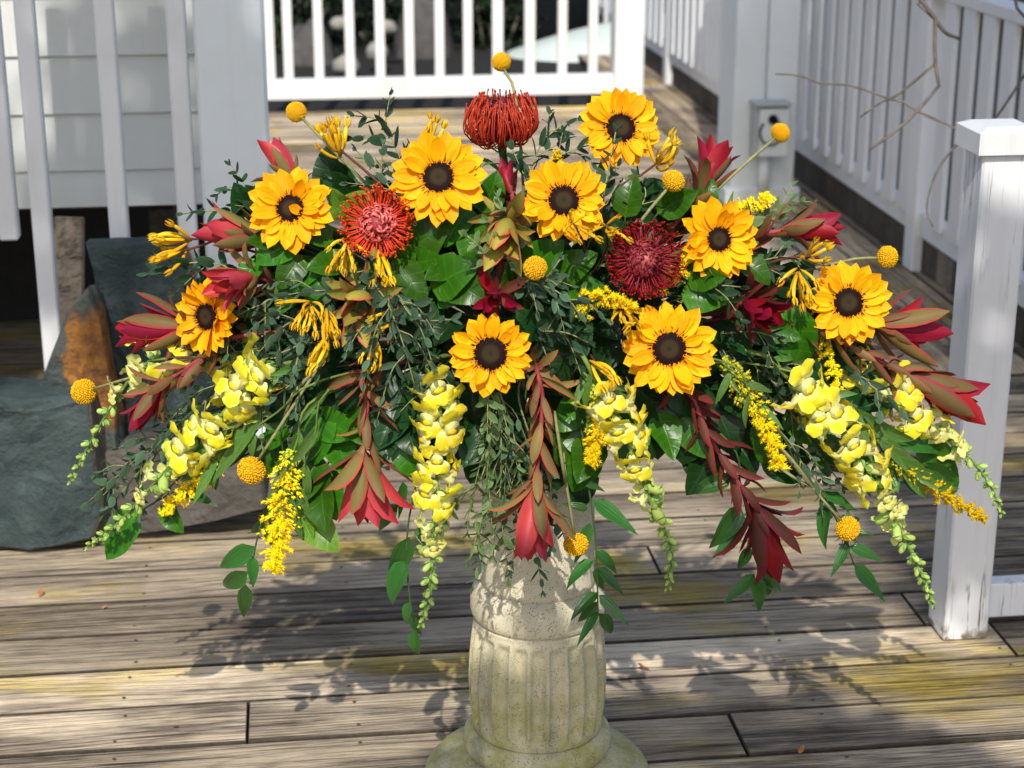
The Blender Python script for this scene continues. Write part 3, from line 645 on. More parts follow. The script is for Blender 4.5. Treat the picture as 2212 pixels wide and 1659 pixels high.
M_CURL = petal_mat('pink_protea_curl', (.78, .15, .13), (.60, .045, .045), (.32, .015, .02), (.90, .48, .38), .2, .9, var=.4, trans=.12)
M_CURLD = petal_mat('dark_red_protea_curl', (.24, .016, .022), (.18, .010, .016), (.09, .006, .01), (.42, .08, .08), .2, .9, var=.4, trans=.1)
# leucadendron: inner bracts and leaves in three colourings
LM = {
 'red': (petal_mat('coral_red_bract', (.52, .050, .060), (.60, .075, .080), (.40, .12, .05), (.42, .026, .050), .2, 1, .45, .25, .2, .0, 7, .22),
         petal_mat('olive_leaf_red_margin', (.20, .155, .050), (.48, .055, .042), (.24, .08, .04), None, .60, .98, .55, .22, .18, .0, 7, .28)),
 'dark': (petal_mat('burgundy_bract', (.22, .005, .018), (.34, .007, .022), (.17, .02, .015), (.17, .005, .02), .2, 1, .45, .25, .15, .0, 7, .25),
          petal_mat('dark_leaf_red_margin', (.095, .036, .020), (.21, .012, .018), (.14, .02, .02), (.18, .016, .022), .45, .95, .55, .22, .14, .0, 7, .3)),
 'mid': (petal_mat('crimson_bract', (.30, .010, .026), (.40, .016, .034), (.25, .05, .025), (.26, .008, .026), .2, 1, .45, .25, .2, .0, 7, .25),
         petal_mat('bronze_leaf_red_margin', (.17, .115, .040), (.40, .034, .036), (.22, .07, .035), None, .55, .96, .55, .22, .18, .0, 7, .3)),
 'green': (petal_mat('green_red_bract', (.38, .33, .055), (.66, .11, .07), (.40, .28, .06), None, .58, .97, .45, .4, .2, .0, 7, .22),
           petal_mat('lime_leaf_coral_margin', (.28, .29, .05), (.62, .13, .07), (.32, .24, .06), None, .60, .97, .5, .35, .2, .0, 7, .22)),
}
M_SNAP = petal_mat('snapdragon_yellow', (.95, .80, .025), (.94, .86, .11), (.90, .88, .42), None, .3, 1, .6, .2, .32, .0, 6, .10, tcol=(.95, .86, .10), base1=.5)
M_SNAPT = petal_mat('snapdragon_tube', (.84, .84, .34), (.80, .82, .34), (.55, .70, .22), None, .2, 1, .6, .2, .3, .05, 6, .12)
M_PAL = petal_mat('snapdragon_palate', (1.0, .66, .004), (.98, .74, .01), None, None, .2, 1, .6, .2, .25, 0, 6, .12)
M_BUD = petal_mat('snapdragon_bud', (.46, .60, .14), (.42, .58, .13), (.24, .42, .08), (.60, .68, .22), .2, 1, .6, .25, .2, 0, 6, .2)
M_CALYX = petal_mat('snapdragon_calyx', (.24, .40, .09), (.30, .46, .12), None, None, .2, 1, .6, .3, .15, 0, 6, .25)
M_PAW = petal_mat('kangaroo_paw_yellow', (.84, .48, .008), (.88, .54, .02), (.60, .36, .015), (.92, .64, .05), .2, 1, .85, .1, .1, .1, 8, .2)
M_GOLD = petal_mat('goldenrod_yellow', (.93, .66, .008), (.93, .72, .02), (.62, .60, .04), None, .2, 1, .8, .1, .15, 0, 6, .3)
M_GOLDB = petal_mat('goldenrod_bud', (.50, .56, .04), (.58, .62, .05), None, None, .2, 1, .8, .1, .15, 0, 6, .3)
M_EUC = petal_mat('eucalyptus_leaf', (.070, .130, .075), (.090, .155, .092), None, None, .2, 1, .65, .14, .16, .25, 6, .4, True)
M_EUCD = petal_mat('dark_eucalyptus_leaf', (.026, .062, .030), (.040, .085, .042), None, None, .2, 1, .55, .18, .14, .25, 6, .35, True)
M_EUCY = petal_mat('fresh_eucalyptus_leaf', (.14, .23, .085), (.18, .28, .11), None, None, .2, 1, .65, .14, .2, .2, 6, .3, True)
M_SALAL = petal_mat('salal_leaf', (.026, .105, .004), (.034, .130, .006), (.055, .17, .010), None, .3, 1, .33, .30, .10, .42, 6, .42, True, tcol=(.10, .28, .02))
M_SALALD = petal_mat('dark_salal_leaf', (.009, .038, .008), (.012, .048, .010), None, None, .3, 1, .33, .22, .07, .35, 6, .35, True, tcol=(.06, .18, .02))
M_SALALL = petal_mat('lime_salal_leaf', (.10, .21, .018), (.13, .25, .025), None, None, .3, 1, .4, .4, .2, .35, 6, .25, True, tcol=(.30, .45, .04))
M_RUSC = petal_mat('ruscus_leaf', (.026, .10, .016), (.03, .115, .018), None, None, .3, 1, .3, .5, .10, .02, 5, .45, False, tcol=(.12, .32, .03))
M_LANCE = petal_mat('lance_leaf', (.075, .16, .030), (.09, .19, .035), None, None, .3, 1, .45, .4, .18, .4, 5, .3, True, tcol=(.2, .36, .04))
# --- shared blades
def bm_(name, parts, mats):
    q = MB()
    for part, mat, mi in parts: q.add_mesh(part, mat, mi)
    return mesh(name, q.v, q.f, q.uv, True, mats, q.mi)
I4 = Matrix.Identity(4)
def shared(name, mat, n, f): return [bm_(name, [(f(i), I4, 0)], [mat]) for i in range(n)]
oval = lambda t: math.sin(math.pi * min(1, .10 + .90 * t)) ** .62 if t < 1 else 0.0
def petal_prof(t): return (.46 + .54 * math.sin(math.pi * min(.5, t * .92))) * (1 if t < .52 else max(0, 1 - ((t - .52) / .48) ** 2.1) ** .68)
def bract_prof(t): return (math.sin(math.pi * (t ** 1.05) * .97 + .03) ** .62) * .96 + .12 * (1 - t) if t < 1 else .04
def lance_prof(t): return math.sin(math.pi * min(1, t ** .75)) ** .9 + .04 * (1 - t)
def rus_prof(t): return math.sin(math.pi * t ** .62) ** .85 * (1 - .35 * t) if 0 < t < 1 else 0
def heart_prof(t): return max(0, (1 - t) ** .55 * (min(1, t * 9) ** .5)) * (1.02 if t < .5 else 1.0)
def salal_prof(t): return (math.sin(math.pi * t ** .72) ** .72) * (1 - .12 * t) if 0 < t < 1 else 0
PET = shared('petal', M_PET, 6, lambda i: blade(1, .56, petal_prof, [.10, .16, .05, .2, .12, .08][i], [.05, -.45, .40, -.15, .70, -.55][i], [.25, .1, .3, .15, .2, .25][i], .05, 4, 6, [-.3, .3, -.5, .2, -.2, .6][i], [.03, -.05, 0, .06, -.03, .02][i]))
SEP = shared('sepal', M_SEPAL, 2, lambda i: blade(1, .35, lance_prof, .1, .5, .1, 0, 2, 5))
FLO = blade(1, .5, lambda t: 1 - t * .85, .2, .8, .1, 0, 2, 2)
BRI = {k: shared('bract', v[0], 3, lambda i: blade(1, .32, bract_prof, .05, [.38, .60, .15][i], [.50, .60, .42][i], 0, 4, 6, [-.1, .25, -.35][i], [.03, -.05, .06][i])) for k, v in LM.items()}
BRO = {k: shared('bract', v[1], 3, lambda i: blade(1, .26, bract_prof, .08, [.35, .10, -.3][i], [.4, .3, .35][i], 0, 4, 6, [.3, .2, -.3][i], [.0, .06, -.05][i])) for k, v in LM.items()}
LEF = {k: shared('leaf', v[1], 4, lambda i: blade(1, .26, bract_prof, .10, [.30, .55, -.25, .1][i], [.25, .35, .2, .3][i], 0, 4, 6, [.2, .3, -.2, .1][i], [.03, -.04, 0, .06][i])) for k, v in LM.items()}
EUC = {m.name: shared('leaf', m, 3, lambda i: blade(1, .50, oval, .12, [.25, -.25, .5][i], .1, 0, 2, 5)) for m in (M_EUC, M_EUCD, M_EUCY)}
SAL = {m.name: shared('leaf', m, 5, lambda i: blade(1, [.66, .60, .70, .62, .58][i], salal_prof, [.16, .26, .08, .34, .2][i], [-.45, -.75, -.2, .35, -.55][i], [.05, .1, .15, 0, .1][i], [.10, .16, .07, .2, .13][i], 6, 8, [-.4, -.2, -.5, -.3, .3][i], [.04, -.06, 0, .08, -.03][i])) for m in (M_SALAL, M_SALALD, M_SALALL)}
RUS = shared('leaf', M_RUSC, 4, lambda i: blade(1, [.36, .42, .33, .38][i], rus_prof, [.3, .5, .2, .4][i], [-.3, -.6, .2, -.45][i], .05, .05, 4, 7, -.2, [.03, -.05, .06, 0][i]))
LAN = shared('leaf', M_LANCE, 3, lambda i: blade(1, .19, lance_prof, .3, [-.5, -.2, .4][i], .05, .12, 4, 7, -.3, [.05, -.06, 0][i]))
def stem(root, pts, r0, r1, mat, n=16, name='stem'):
    q = MB(); s = spline(pts, n); q.tube(s, [r0 + (r1 - r0) * i / n for i in range(n + 1)], 6); q.build(name, mat, root); return s
def basis(a):
    a = a.normalized(); e = a.orthogonal().normalized(); return a, e, a.cross(e)

# --- sunflowers
DQ = MB(); nr, ns = 8, 28; vs, uv = [], []
for i in range(nr + 1):
    rr_ = i / nr
    for j in range(ns): a = 2 * math.pi * j / ns; vs.append((rr_ * math.cos(a), rr_ * math.sin(a), .22 * (1 - rr_ ** 2) - .10 * math.exp(-(rr_ / .35) ** 2))); uv.append((j / ns, rr_))
DQ.add(vs, [[i * ns + j, i * ns + (j + 1) % ns, (i + 1) * ns + (j + 1) % ns, (i + 1) * ns + j] for i in range(nr) for j in range(ns)], uv)
for k in range(420):                               # seed heads in their spiral
    rr_ = math.sqrt((k + .5) / 420) * .97; a = k * 2.39996; h = .22 * (1 - rr_ ** 2) - .10 * math.exp(-(rr_ / .35) ** 2); w = .022
    DQ.add([(rr_ * math.cos(a) + w * math.cos(b), rr_ * math.sin(a) + w * math.sin(b), h) for b in (0, 1.57, 3.14, 4.71)] + [(rr_ * math.cos(a) * 1.02, rr_ * math.sin(a) * 1.02, h + .055)], [[0, 1, 4], [1, 2, 4], [2, 3, 4], [3, 0, 4]], [(.5, rr_)] * 4 + [(.5, max(0, rr_ - .05))])
DISC = mesh('disc', DQ.v, DQ.f, DQ.uv, True, [M_DISC])
FQ = MB()
for ring, (n, r, l) in enumerate(((52, 1.03, .36), (50, .90, .30), (44, .77, .24))):
    for j in range(n):
        a = 2 * math.pi * (j + .5 * ring) / n + rnd(-.04, .04); el = [.35, .8, 1.15][ring] + rnd(-.2, .2)
        d = Vector((math.cos(a) * math.cos(el), math.sin(a) * math.cos(el), math.sin(el))); z = Vector((0, 0, 1)); z = (z - d * z.dot(d)).normalized(); x = d.cross(z); L = l * rnd(.75, 1.2)
        m = Matrix((x * L * .5, d * L, z * L)).transposed().to_4x4(); m.translation = (r * math.cos(a), r * math.sin(a), .02 + .05 * ring); FQ.add_mesh(FLO, m)
FRING = mesh('floret_ring', FQ.v, FQ.f, FQ.uv, True, [M_FLORET])
def sunflower(label, px, py, size, face, dd=-.03, disc=.36, seed=0, cupa=.22, fold=None):
    rr = random.Random(seed + 50); c = P(px, py, dd); v = VIEW(c)
    right = Vector((1, 0, 0)); up = right.cross(-v).normalized()
    up = Vector((0, 0, 1)) - v * v.z; up.normalize(); right = up.cross(v)
    n = (v + right * face[0] + up * face[1]).normalized()
    rad = size * 1.06 / 2 / FPX * (c - Vector((0, 0, CAM_Z))).length
    root = thing('sunflower', label, 'sunflower', foot(c), 'sunflowers in the arrangement')
    back = c - n * .02
    stem(root, [foot(c), foot(c).lerp(back, .5) - n * .03 + Vector((0, 0, .02)), back - n * .02, back], .0055, .006, M_STEM, 12)
    dr = rad * disc; a, e1, e2 = basis(n)
    o = place('disc', DISC, root, c, e2, n, dr, dr, dr); o2 = place('floret_ring', FRING, root, c, e2, n, dr, dr, dr)
    o2.parent = o; o2.matrix_basis = Matrix.Identity(4); o2['kind'] = 'stuff'
    cnt = [22, 17]
    for ring in (0, 1):
        for j in range(cnt[ring]):
            an = 2 * math.pi * (j + .5 * ring) / cnt[ring] + rr.uniform(-.09, .09)
            d0 = e1 * math.cos(an) + e2 * math.sin(an); el = cupa * (.4 if ring == 0 else 1.2) + rr.uniform(-.18, .24)
            d = d0 * math.cos(el) + n * math.sin(el) + n.cross(d0) * rr.uniform(-.12, .12)
            L = (rad - dr * .9) * (rr.uniform(.92, 1.12) if ring == 0 else rr.uniform(.70, 1.0))
            wd = L * rr.uniform(.76, 1.0)
            tw = n + n.cross(d0) * rr.uniform(-.30, .30)
            place('petal', rr.choice(PET), root, c + d0 * dr * .86 - n * (.0035 - .003 * ring), d, tw, wd, L, L)
    if fold is not None:                            # one petal folded over the disc
        d0 = right * math.cos(fold) + up * math.sin(fold)
        place('petal', PET[4], root, c + d0 * dr * .95 + n * .004, (-d0 + n * .35), n, rad * .42, rad * .42, rad * .42)
    for j in range(12):
        an = 2 * math.pi * j / 12; d0 = e1 * math.cos(an) + e2 * math.sin(an)
        place('sepal', SEP[j % 2], root, c - n * .010 + d0 * dr * .5, d0 + n * .05, n, rad * .5, rad * .5, rad * .5)
    q = MB(); q.tube([back, c - n * .012, c - n * .004], [.006, dr * .6, dr * .9], 14); q.build('calyx', M_SEPAL, root)
sunflower('sunflower at the upper left of centre, right of the coral pincushion flower', 947, 383, 198, (-.05, .22), -.04, .335, 1)
sunflower('sunflower at the upper centre, between two pincushion flowers', 1218, 433, 180, (.06, .15), -.05, .36, 2)
sunflower('topmost sunflower with a leafy sprig before its dark disc', 1341, 276, 172, (.22, .30), .02, .36, 3)
sunflower('sunflower with one petal folded over its disc, upper left', 627, 450, 178, (-.22, .25), -.03, .33, 4, .3, -.4)
sunflower('leftmost sunflower, turned sideways to the left', 446, 684, 160, (-.95, -.05), -.03, .36, 5, .32)
sunflower('sunflower at the upper right beside the red pincushion flower', 1553, 517, 172, (.34, .05), -.03, .31, 6, .3)
sunflower('rightmost sunflower, by the leucadendron bracts', 1833, 654, 172, (.20, .05), -.03, .36, 7)
sunflower('large sunflower lower right of centre', 1446, 754, 198, (.05, -.05), -.06, .36, 8)
sunflower('lowest sunflower, at the middle of the arrangement', 1060, 764, 176, (-.04, -.08), -.07, .40, 9)

# --- pincushion proteas
CURL = blade(1, .34, lambda t: .55 + .45 * math.sin(math.pi * t), .3, 2.6, .2, 0, 2, 5)
def protea(label, px, py, size, axis, dark, dd=-.03, seed=0, cupped=False):
    rr = random.Random(seed + 90); c = P(px, py, dd); v = VIEW(c); up = (Vector((0, 0, 1)) - v * v.z).normalized(); right = up.cross(v)
    n = (v * axis[2] + right * axis[0] + up * axis[1]).normalized(); a, e1, e2 = basis(n)
    rad = size / 2 / FPX * (c - Vector((0, 0, CAM_Z))).length
    root = thing('pincushion_flower', label, 'protea', foot(c), 'pincushion flowers in the arrangement'); base = c - n * rad * .85
    stem(root, [foot(c), foot(c).lerp(base, .6) - n * .02, base - n * .015, base + n * .01], .005, .0065, M_STEMD, 12)
    q = MB(); q.ell(c - n * rad * (.25 if not cupped else .12), (rad * .42, rad * .42, rad * (.5 if not cupped else .66)), n, 14, 8); q.build('receptacle', M_CURLD, root)
    q = MB()
    ns_ = 170 if cupped else 200
    for k in range(ns_):
        z = .55 - (k + .5) / ns_ * 1.15; an = k * 2.39996 + rr.uniform(-.1, .1)
        s_ = math.sqrt(max(0, 1 - z * z)); d0 = e1 * math.cos(an) + e2 * math.sin(an)
        p0 = c - n * rad * .30 + d0 * s_ * rad * .40 + n * z * rad * .45; tang = n.cross(d0) * rr.uniform(-.14, .14)
        if cupped:
            w = rr.uniform(.86, 1.06) if z < .25 else rr.uniform(.50, .92); h = rr.uniform(.12, .66) if z < .25 else rr.uniform(.45, .74)
            mid = c + d0 * rad * w * 1.02 + n * rad * (-.16 + .3 * z + .25 * (h - .5)); end = c + d0 * rad * w * rr.uniform(.62, .98) * (1.14 - .24 * h) + n * rad * h + tang * rad
            pts = [p0 - n * rad * .12, p0.lerp(mid, .60) - n * rad * .22, mid, mid.lerp(end, .55) + d0 * rad * .05, end]
        else:
            L = rad * rr.uniform(.75, 1.12); out = (d0 + n * rr.uniform(-.15, .35)).normalized()
            mid = p0 + out * L * .50; end = c - n * rad * .30 + d0 * rad * rr.uniform(.80, 1.10) + n * rad * (z * .35 + rr.uniform(.25, .60)) + tang * rad
            pts = [p0, p0.lerp(mid, .6), mid, mid.lerp(end, .6) + d0 * rad * .06 - n * rad * .05, end]
        q.tube(spline(pts, 7), [.00098] * 5 + [.0009, .0010, .0012], 4)
        q.ell(end, (.0014, .0014, .0022), (end - mid), 5, 3, uvy=1.0)
    o = q.build('styles', M_STYLED if dark else M_STYLE, root); o['kind'] = 'stuff'
    q = MB()
    for k in range(190):
        z = 1 - (k + .5) / 190 * 1.0; an = k * 2.39996 + .5; s_ = math.sqrt(max(0, 1 - z * z)); d0 = e1 * math.cos(an) + e2 * math.sin(an)
        d = (d0 * s_ + n * z).normalized(); p0 = c - n * rad * (.25 if not cupped else .12) + d0 * s_ * rad * .46 + n * z * rad * (.48 if not cupped else .66)
        y = (d + d0 * .5 + Vector((rr.gauss(0, .3), rr.gauss(0, .3), rr.gauss(0, .3)))).normalized(); zz_ = n.cross(y).normalized() if rr.random() < .5 else d0
        zz_ = (zz_ - y * zz_.dot(y)).normalized(); x = y.cross(zz_); L = rad * rr.uniform(.20, .34)
        m = Matrix((x * L * .9, y * L, zz_ * L)).transposed().to_4x4(); m.translation = p0; q.add_mesh(CURL, m)
    o = q.build('curls', M_CURLD if dark else M_CURL, root); o['kind'] = 'stuff'
    for k in range(9):
        an = k * 2.4; d0 = e1 * math.cos(an) + e2 * math.sin(an); place('leaf', random.choice(LAN), root, base - n * (.004 + .006 * k) + d0 * .004, d0 * .8 + n * .6, n, .06, .05, .05)
protea('dark red pincushion flower at the top of the arrangement', 1083, 258, 150, (-.05, .95, .35), True, .02, 1, True)
protea('coral pincushion flower with a pale pink centre, left of centre', 815, 482, 152, (-.12, .12, .95), False, -.05, 2)
protea('dark red pincushion flower between two sunflowers at right', 1394, 560, 158, (.28, .0, .95), True, -.05, 3)

# --- craspedia balls
BQ = MB(); BQ.ell((0, 0, 0), (.93, .93, .93), None, 16, 10, uvy=0.0)
for k in range(360):
    z = max(-1, min(1, 1 - 2 * (k + .5) / 360 + rnd(-.02, .02))); a = k * 2.39996 + rnd(-.06, .06); s_ = math.sqrt(1 - z * z); d = Vector((s_ * math.cos(a), s_ * math.sin(a), z)); _, e1, e2 = basis(d); w = .082 * rnd(.8, 1.2); hh = rnd(.955, 1.045)
    ring = [d * .92 + (e1 * math.cos(t) + e2 * math.sin(t)) * w for t in (0, 1.26, 2.51, 3.77, 5.03)]
    r2 = [d * hh + (e1 * math.cos(t) + e2 * math.sin(t)) * w * .6 for t in (0, 1.26, 2.51, 3.77, 5.03)]
    BQ.add(ring + r2, [[i, (i + 1) % 5, 5 + (i + 1) % 5, 5 + i] for i in range(5)] + [[5, 6, 7, 8, 9]], [(.5, .15)] * 5 + [(.5, 1.0)] * 5)
BALL = mesh('ball', BQ.v, BQ.f, BQ.uv, True, [M_BALL])
def craspedia(label, px, py, r, via, dd=-.02):
    c = P(px, py, dd); root = thing('craspedia', label, 'craspedia', foot(c), 'craspedia balls in the arrangement')
    rad = r / FPX * (c - Vector((0, 0, CAM_Z))).length; pts = [foot(c)] + [P(*v) for v in via]; d = (c - pts[-1]).normalized()
    stem(root, pts + [c - d * rad * .8], .0026, .0022, M_STEMO, 16)
    place('ball', BALL, root, c, d, d.orthogonal() + Vector((rnd(-1, 1), rnd(-1, 1), 0)), rad * rnd(.95, 1.05), rad * rnd(.90, 1.0), rad * rnd(.95, 1.05))
craspedia('topmost craspedia ball above the dark red pincushion flower', 1083, 134, 21, [(1118, 240, .03)], .03)
craspedia('craspedia ball at the upper left, above the kangaroo paw', 640, 242, 22.5, [(735, 340, .0)], .0)
craspedia('craspedia ball in front of the outlet box', 1686, 287, 21, [(1560, 400, .0)], -.01)
craspedia('craspedia ball right below the topmost sunflower', 1455, 391, 25, [(1375, 490, -.02)], -.05)
craspedia('craspedia ball at the centre among the salal leaves', 1156, 579, 26, [(1140, 620, .06)], -.08)
craspedia('craspedia ball at the right, above the rightmost sunflower', 1917, 555, 22.5, [(1790, 572, .01)], -.02)
craspedia('craspedia ball at the far left, before the stones', 181, 846, 28, [(300, 806, .0), (440, 768, -.02)], -.02)
craspedia('craspedia ball at the lower left, above the goldenrod plume', 543, 1016, 31, [(625, 900, -.03), (690, 790, -.03)], -.06)
craspedia('craspedia ball hanging before the pedestal', 1244, 1176, 27, [(1222, 1040, -.03), (1198, 890, -.03)], -.02)
craspedia('craspedia ball hanging at the lower right by ruscus leaves', 1831, 1142, 27, [(1745, 1050, -.02), (1640, 920, .0)], -.03)

# --- leucadendrons: path of the stem, then the head from neck to tip
def leuc(label, via, neck, tip, kind, nl=16, seed=0, wide=1.0, inner=8, outer=10, lsize=.056, hmin=.078):
    rr = random.Random(seed + 200); pn, pt = P(*neck), P(*tip); ax = (pt - pn); HL = max(ax.length, hmin); a, e1, e2 = basis(ax)
    root = thing('leucadendron', label, 'leucadendron', foot(pn), 'leucadendrons in the arrangement')
    sp = stem(root, [foot(pn)] + [P(*v) for v in via] + [pn, pn + a * .01], .0032, .0036, M_STEMP, 26)
    for k in range(inner):
        an = k * 2.39996 + seed; d0 = e1 * math.cos(an) + e2 * math.sin(an); ps = (.08 + .14 * k / inner) * wide
        L = HL * rr.uniform(.88, 1.02); place('bract', rr.choice(BRI[kind]), root, pn + d0 * .0045, a * math.cos(ps * 1.6 + .12) + d0 * math.sin(ps * 1.6 + .12), -d0, L * rr.uniform(.95, 1.2), L, L)
    for k in range(outer):
        an = k * 2.39996 + seed * 1.7 + 1; d0 = e1 * math.cos(an) + e2 * math.sin(an); ps = (.34 + .52 * k / outer + rr.uniform(-.12, .15)) * wide
        L = HL * rr.uniform(.66, .98); place('bract', rr.choice(BRI[kind] if k < outer * .5 and k % 4 != 1 and kind != 'green' else BRO[kind]), root, pn + d0 * .004 - a * .003 * k / 2, a * math.cos(ps) + d0 * math.sin(ps), -d0, L * rr.uniform(.9, 1.1), L, L)
    # leaves spiralling up the stem
    Ls = [0]
    for x, y in zip(sp, sp[1:]): Ls.append(Ls[-1] + (y - x).length)
    for k in range(nl):
        back = .006 + k * .0082; s_ = max(.02, Ls[-1] - back); i = next((i for i in range(len(Ls) - 1) if Ls[i + 1] >= s_), len(Ls) - 2)
        p = sp[i].lerp(sp[i + 1], (s_ - Ls[i]) / max(1e-6, Ls[i + 1] - Ls[i])); t = (sp[i + 1] - sp[i]).normalized(); _, f1, f2 = basis(t)
        an = k * 2.39996 + seed; d0 = f1 * math.cos(an) + f2 * math.sin(an); ps = rr.uniform(.50, 1.15) * (.8 + .2 * wide)
        L = lsize * rr.uniform(.75, 1.15); place('leaf', rr.choice(LEF[kind]), root, p + d0 * .003, t * math.cos(ps) + d0 * math.sin(ps), -d0, L, L, L)
leuc('red and olive leucadendron left of the sunflower with the folded petal', [(640, 560, .05)], (562, 512, .0), (424, 486, -.02), 'red', 12, 1, .85)
leuc('pink leucadendron head above the leftmost sunflower', [(640, 620, .04)], (545, 596, -.01), (455, 622, -.09), 'red', 10, 2, 1.2)
leuc('crimson leucadendron spray left of the leftmost sunflower', [(520, 715, .06)], (400, 706, .0), (250, 716, -.01), 'mid', 17, 3, .9, lsize=.06)
leuc('burgundy leucadendron drooping over the left snapdragons', [(560, 720, .02), (430, 778, -.02)], (345, 836, -.04), (285, 935, -.05), 'mid', 20, 4, .8, lsize=.055)
leuc('coral red leucadendron hanging down left of the middle', [(800, 800, -.02), (794, 870, -.03)], (786, 985, -.03), (788, 1140, -.03), 'red', 22, 5, 1.2)
leuc('coral red leucadendron hanging straight before the pedestal', [(1160, 800, -.05), (1172, 860, -.05), (1166, 950, -.05)], (1155, 1060, -.05), (1148, 1208, -.05), 'red', 29, 6, 1.2)
leuc('burgundy leucadendron hanging at the lower right above ruscus', [(1470, 830, .0), (1530, 940, -.02), (1600, 1050, -.02)], (1635, 1105, -.02), (1682, 1258, -.03), 'dark', 37, 7, 1.0)
leuc('long crimson leucadendron pointing right over the far right snapdragon', [(1700, 700, .02), (1800, 730, -.01), (1910, 785, -.02)], (1975, 815, -.02), (2112, 890, -.03), 'mid', 40, 8, .8, lsize=.055)
leuc('leucadendron sticking out right behind the rightmost sunflower', [(1800, 690, .05)], (1900, 702, .02), (2035, 722, .02), 'mid', 11, 9, 1.0)
leuc('long red and olive leucadendron at the upper right edge', [(1560, 560, .05), (1640, 510, .02)], (1705, 495, .0), (1822, 492, -.01), 'mid', 22, 10, .85, lsize=.06)
leuc('red leucadendron pointing up before the thick post', [(1430, 520, .05), (1480, 450, .02)], (1515, 412, .01), (1560, 310, .0), 'mid', 17, 11, .95, lsize=.055)
leuc('red and green leucadendron head at the upper centre', [(1110, 600, .05)], (1098, 475, -.02), (1080, 535, -.08), 'green', 6, 12, 1.3, lsize=.05, hmin=.088)
leuc('lime leucadendron with coral margins left of the middle', [(830, 660, .03)], (795, 640, -.03), (765, 672, -.09), 'green', 8, 13, 1.6, 5, 9, hmin=.088, lsize=.062)
leuc('small dark red leucadendron rosette above the lowest sunflower', [(1080, 700, .04)], (1072, 640, -.03), (1062, 655, -.08), 'dark', 3, 14, 2.2, 4, 8, .035, hmin=.052)
leuc('burgundy leucadendron between the large and the rightmost sunflowers', [(1560, 690, .04), (1590, 660, .0)], (1612, 652, -.02), (1665, 690, -.08), 'dark', 17, 15, 1.25)
leuc('small red leucadendron peeking behind the folded petal sunflower', [(680, 480, .08)], (632, 392, .05), (604, 340, .05), 'red', 10, 16, .9, 4, 6, .04)
leuc('dark red bracts standing between the two upper sunflowers', [(1120, 520, .06)], (1105, 415, .02), (1080, 350, .02), 'dark', 6, 17, .9, 3, 5, .04, hmin=.052)

# --- snapdragons
def floret_parts(v=0):
    rr = random.Random(v + 5); L = []
    tq = MB(); tq.tube([(0, y, z) for y, z in ((0, 0), (.14, -.03), (.34, -.04), (.54, -.02), (.66, .0))], [.11, .18, .19, .22, .28], 12); L.append(((tq.v, tq.f, [(u, v_ * .9) for u, v_ in tq.uv]), I4, 1))
    rnd_ = lambda t: .62 + .38 * math.sin(math.pi * min(.5, t)) if t < .55 else math.sqrt(max(0, 1 - ((t - .55) / .46) ** 2.2))
    lobe = lambda l, w, bend, cup, wave: blade(l, w, rnd_, .0, bend, cup, wave, 6, 6)
    def rot(ax, az, loc, roll=0): return Matrix.Translation(loc) @ Matrix.Rotation(az, 4, 'Z') @ Matrix.Rotation(ax, 4, 'X') @ Matrix.Rotation(roll, 4, 'Y')
    for s in (-1, 1): L.append((lobe(.66, .62, .75 + rr.uniform(-.3, .6), .20, .22), rot(.85 + rr.uniform(-.2, .2), s * -.30, (s * .14, .50, .17), s * .35), 0))
    for s, w in ((-1, .52), (0, .42), (1, .52)): L.append((lobe(.64 if s else .54, w * 1.12, -1.0 + rr.uniform(-.5, .4), -.16, .24), rot(-.45 + rr.uniform(-.2, .15), s * -.62, (s * .15, .58, -.13), -s * .40), 0))
    pq = MB(); pq.ell((0, .60, -.10), (.21, .15, .11), None, 10, 6)
    L.append(((pq.v, pq.f, pq.uv), I4, 2))
    for k in range(5):
        a = k * 1.257; L.append((blade(.30, .19, lance_prof, .1, .5, .3, 0, 2, 4), Matrix.Rotation(a, 4, 'Y') @ Matrix.Translation((0, -.02, .10)) @ Matrix.Rotation(.35, 4, 'X') , 3))
    return L
SNAP = [bm_('floret', floret_parts(i), [M_SNAP, M_SNAPT, M_PAL, M_CALYX]) for i in range(4)]
M_SNAPP = petal_mat('pale_snapdragon_petal', (.86, .84, .22), (.84, .85, .34), (.78, .84, .42), None, .3, 1, .6, .2, .32, .0, 6, .10, tcol=(.86, .86, .25), base1=.5)
SNAPH = [bm_('floret', floret_parts(i + 9), [M_SNAPP, M_SNAPT, M_SNAP, M_CALYX]) for i in range(3)]
def bud_parts(open_):
    tq = MB(); tq.tube([(0, y, z) for y, z in ((0, 0), (.2, -.01), (.5, .0), (.75, .05), (.95, .10), (1.0, .12))], [.14, .24, .27, .26, .17, .05], 9)
    L = [((tq.v, tq.f, tq.uv), I4, 0)]
    if open_:
        for s in (-1, 1): L.append((blade(.36, .34, oval, 0, .9, .2, 0, 2, 4), Matrix.Translation((s * .08, .72, .18)) @ Matrix.Rotation(.6, 4, 'X'), 0))
        L.append((blade(.34, .4, oval, 0, -.9, .2, 0, 2, 4), Matrix.Translation((0, .80, -.10)) @ Matrix.Rotation(-.5, 4, 'X'), 0))
    for k in range(5):
        a = k * 1.257; L.append((blade(.62 if not open_ else .42, .30, lance_prof, .1, .5, .4, 0, 2, 4), Matrix.Rotation(a, 4, 'Y') @ Matrix.Translation((0, -.02, .14)) @ Matrix.Rotation(.38, 4, 'X'), 1))
    return L
BUD = [bm_('bud', bud_parts(True), [M_BUD, M_CALYX]), bm_('bud', bud_parts(False), [M_BUD, M_CALYX])]
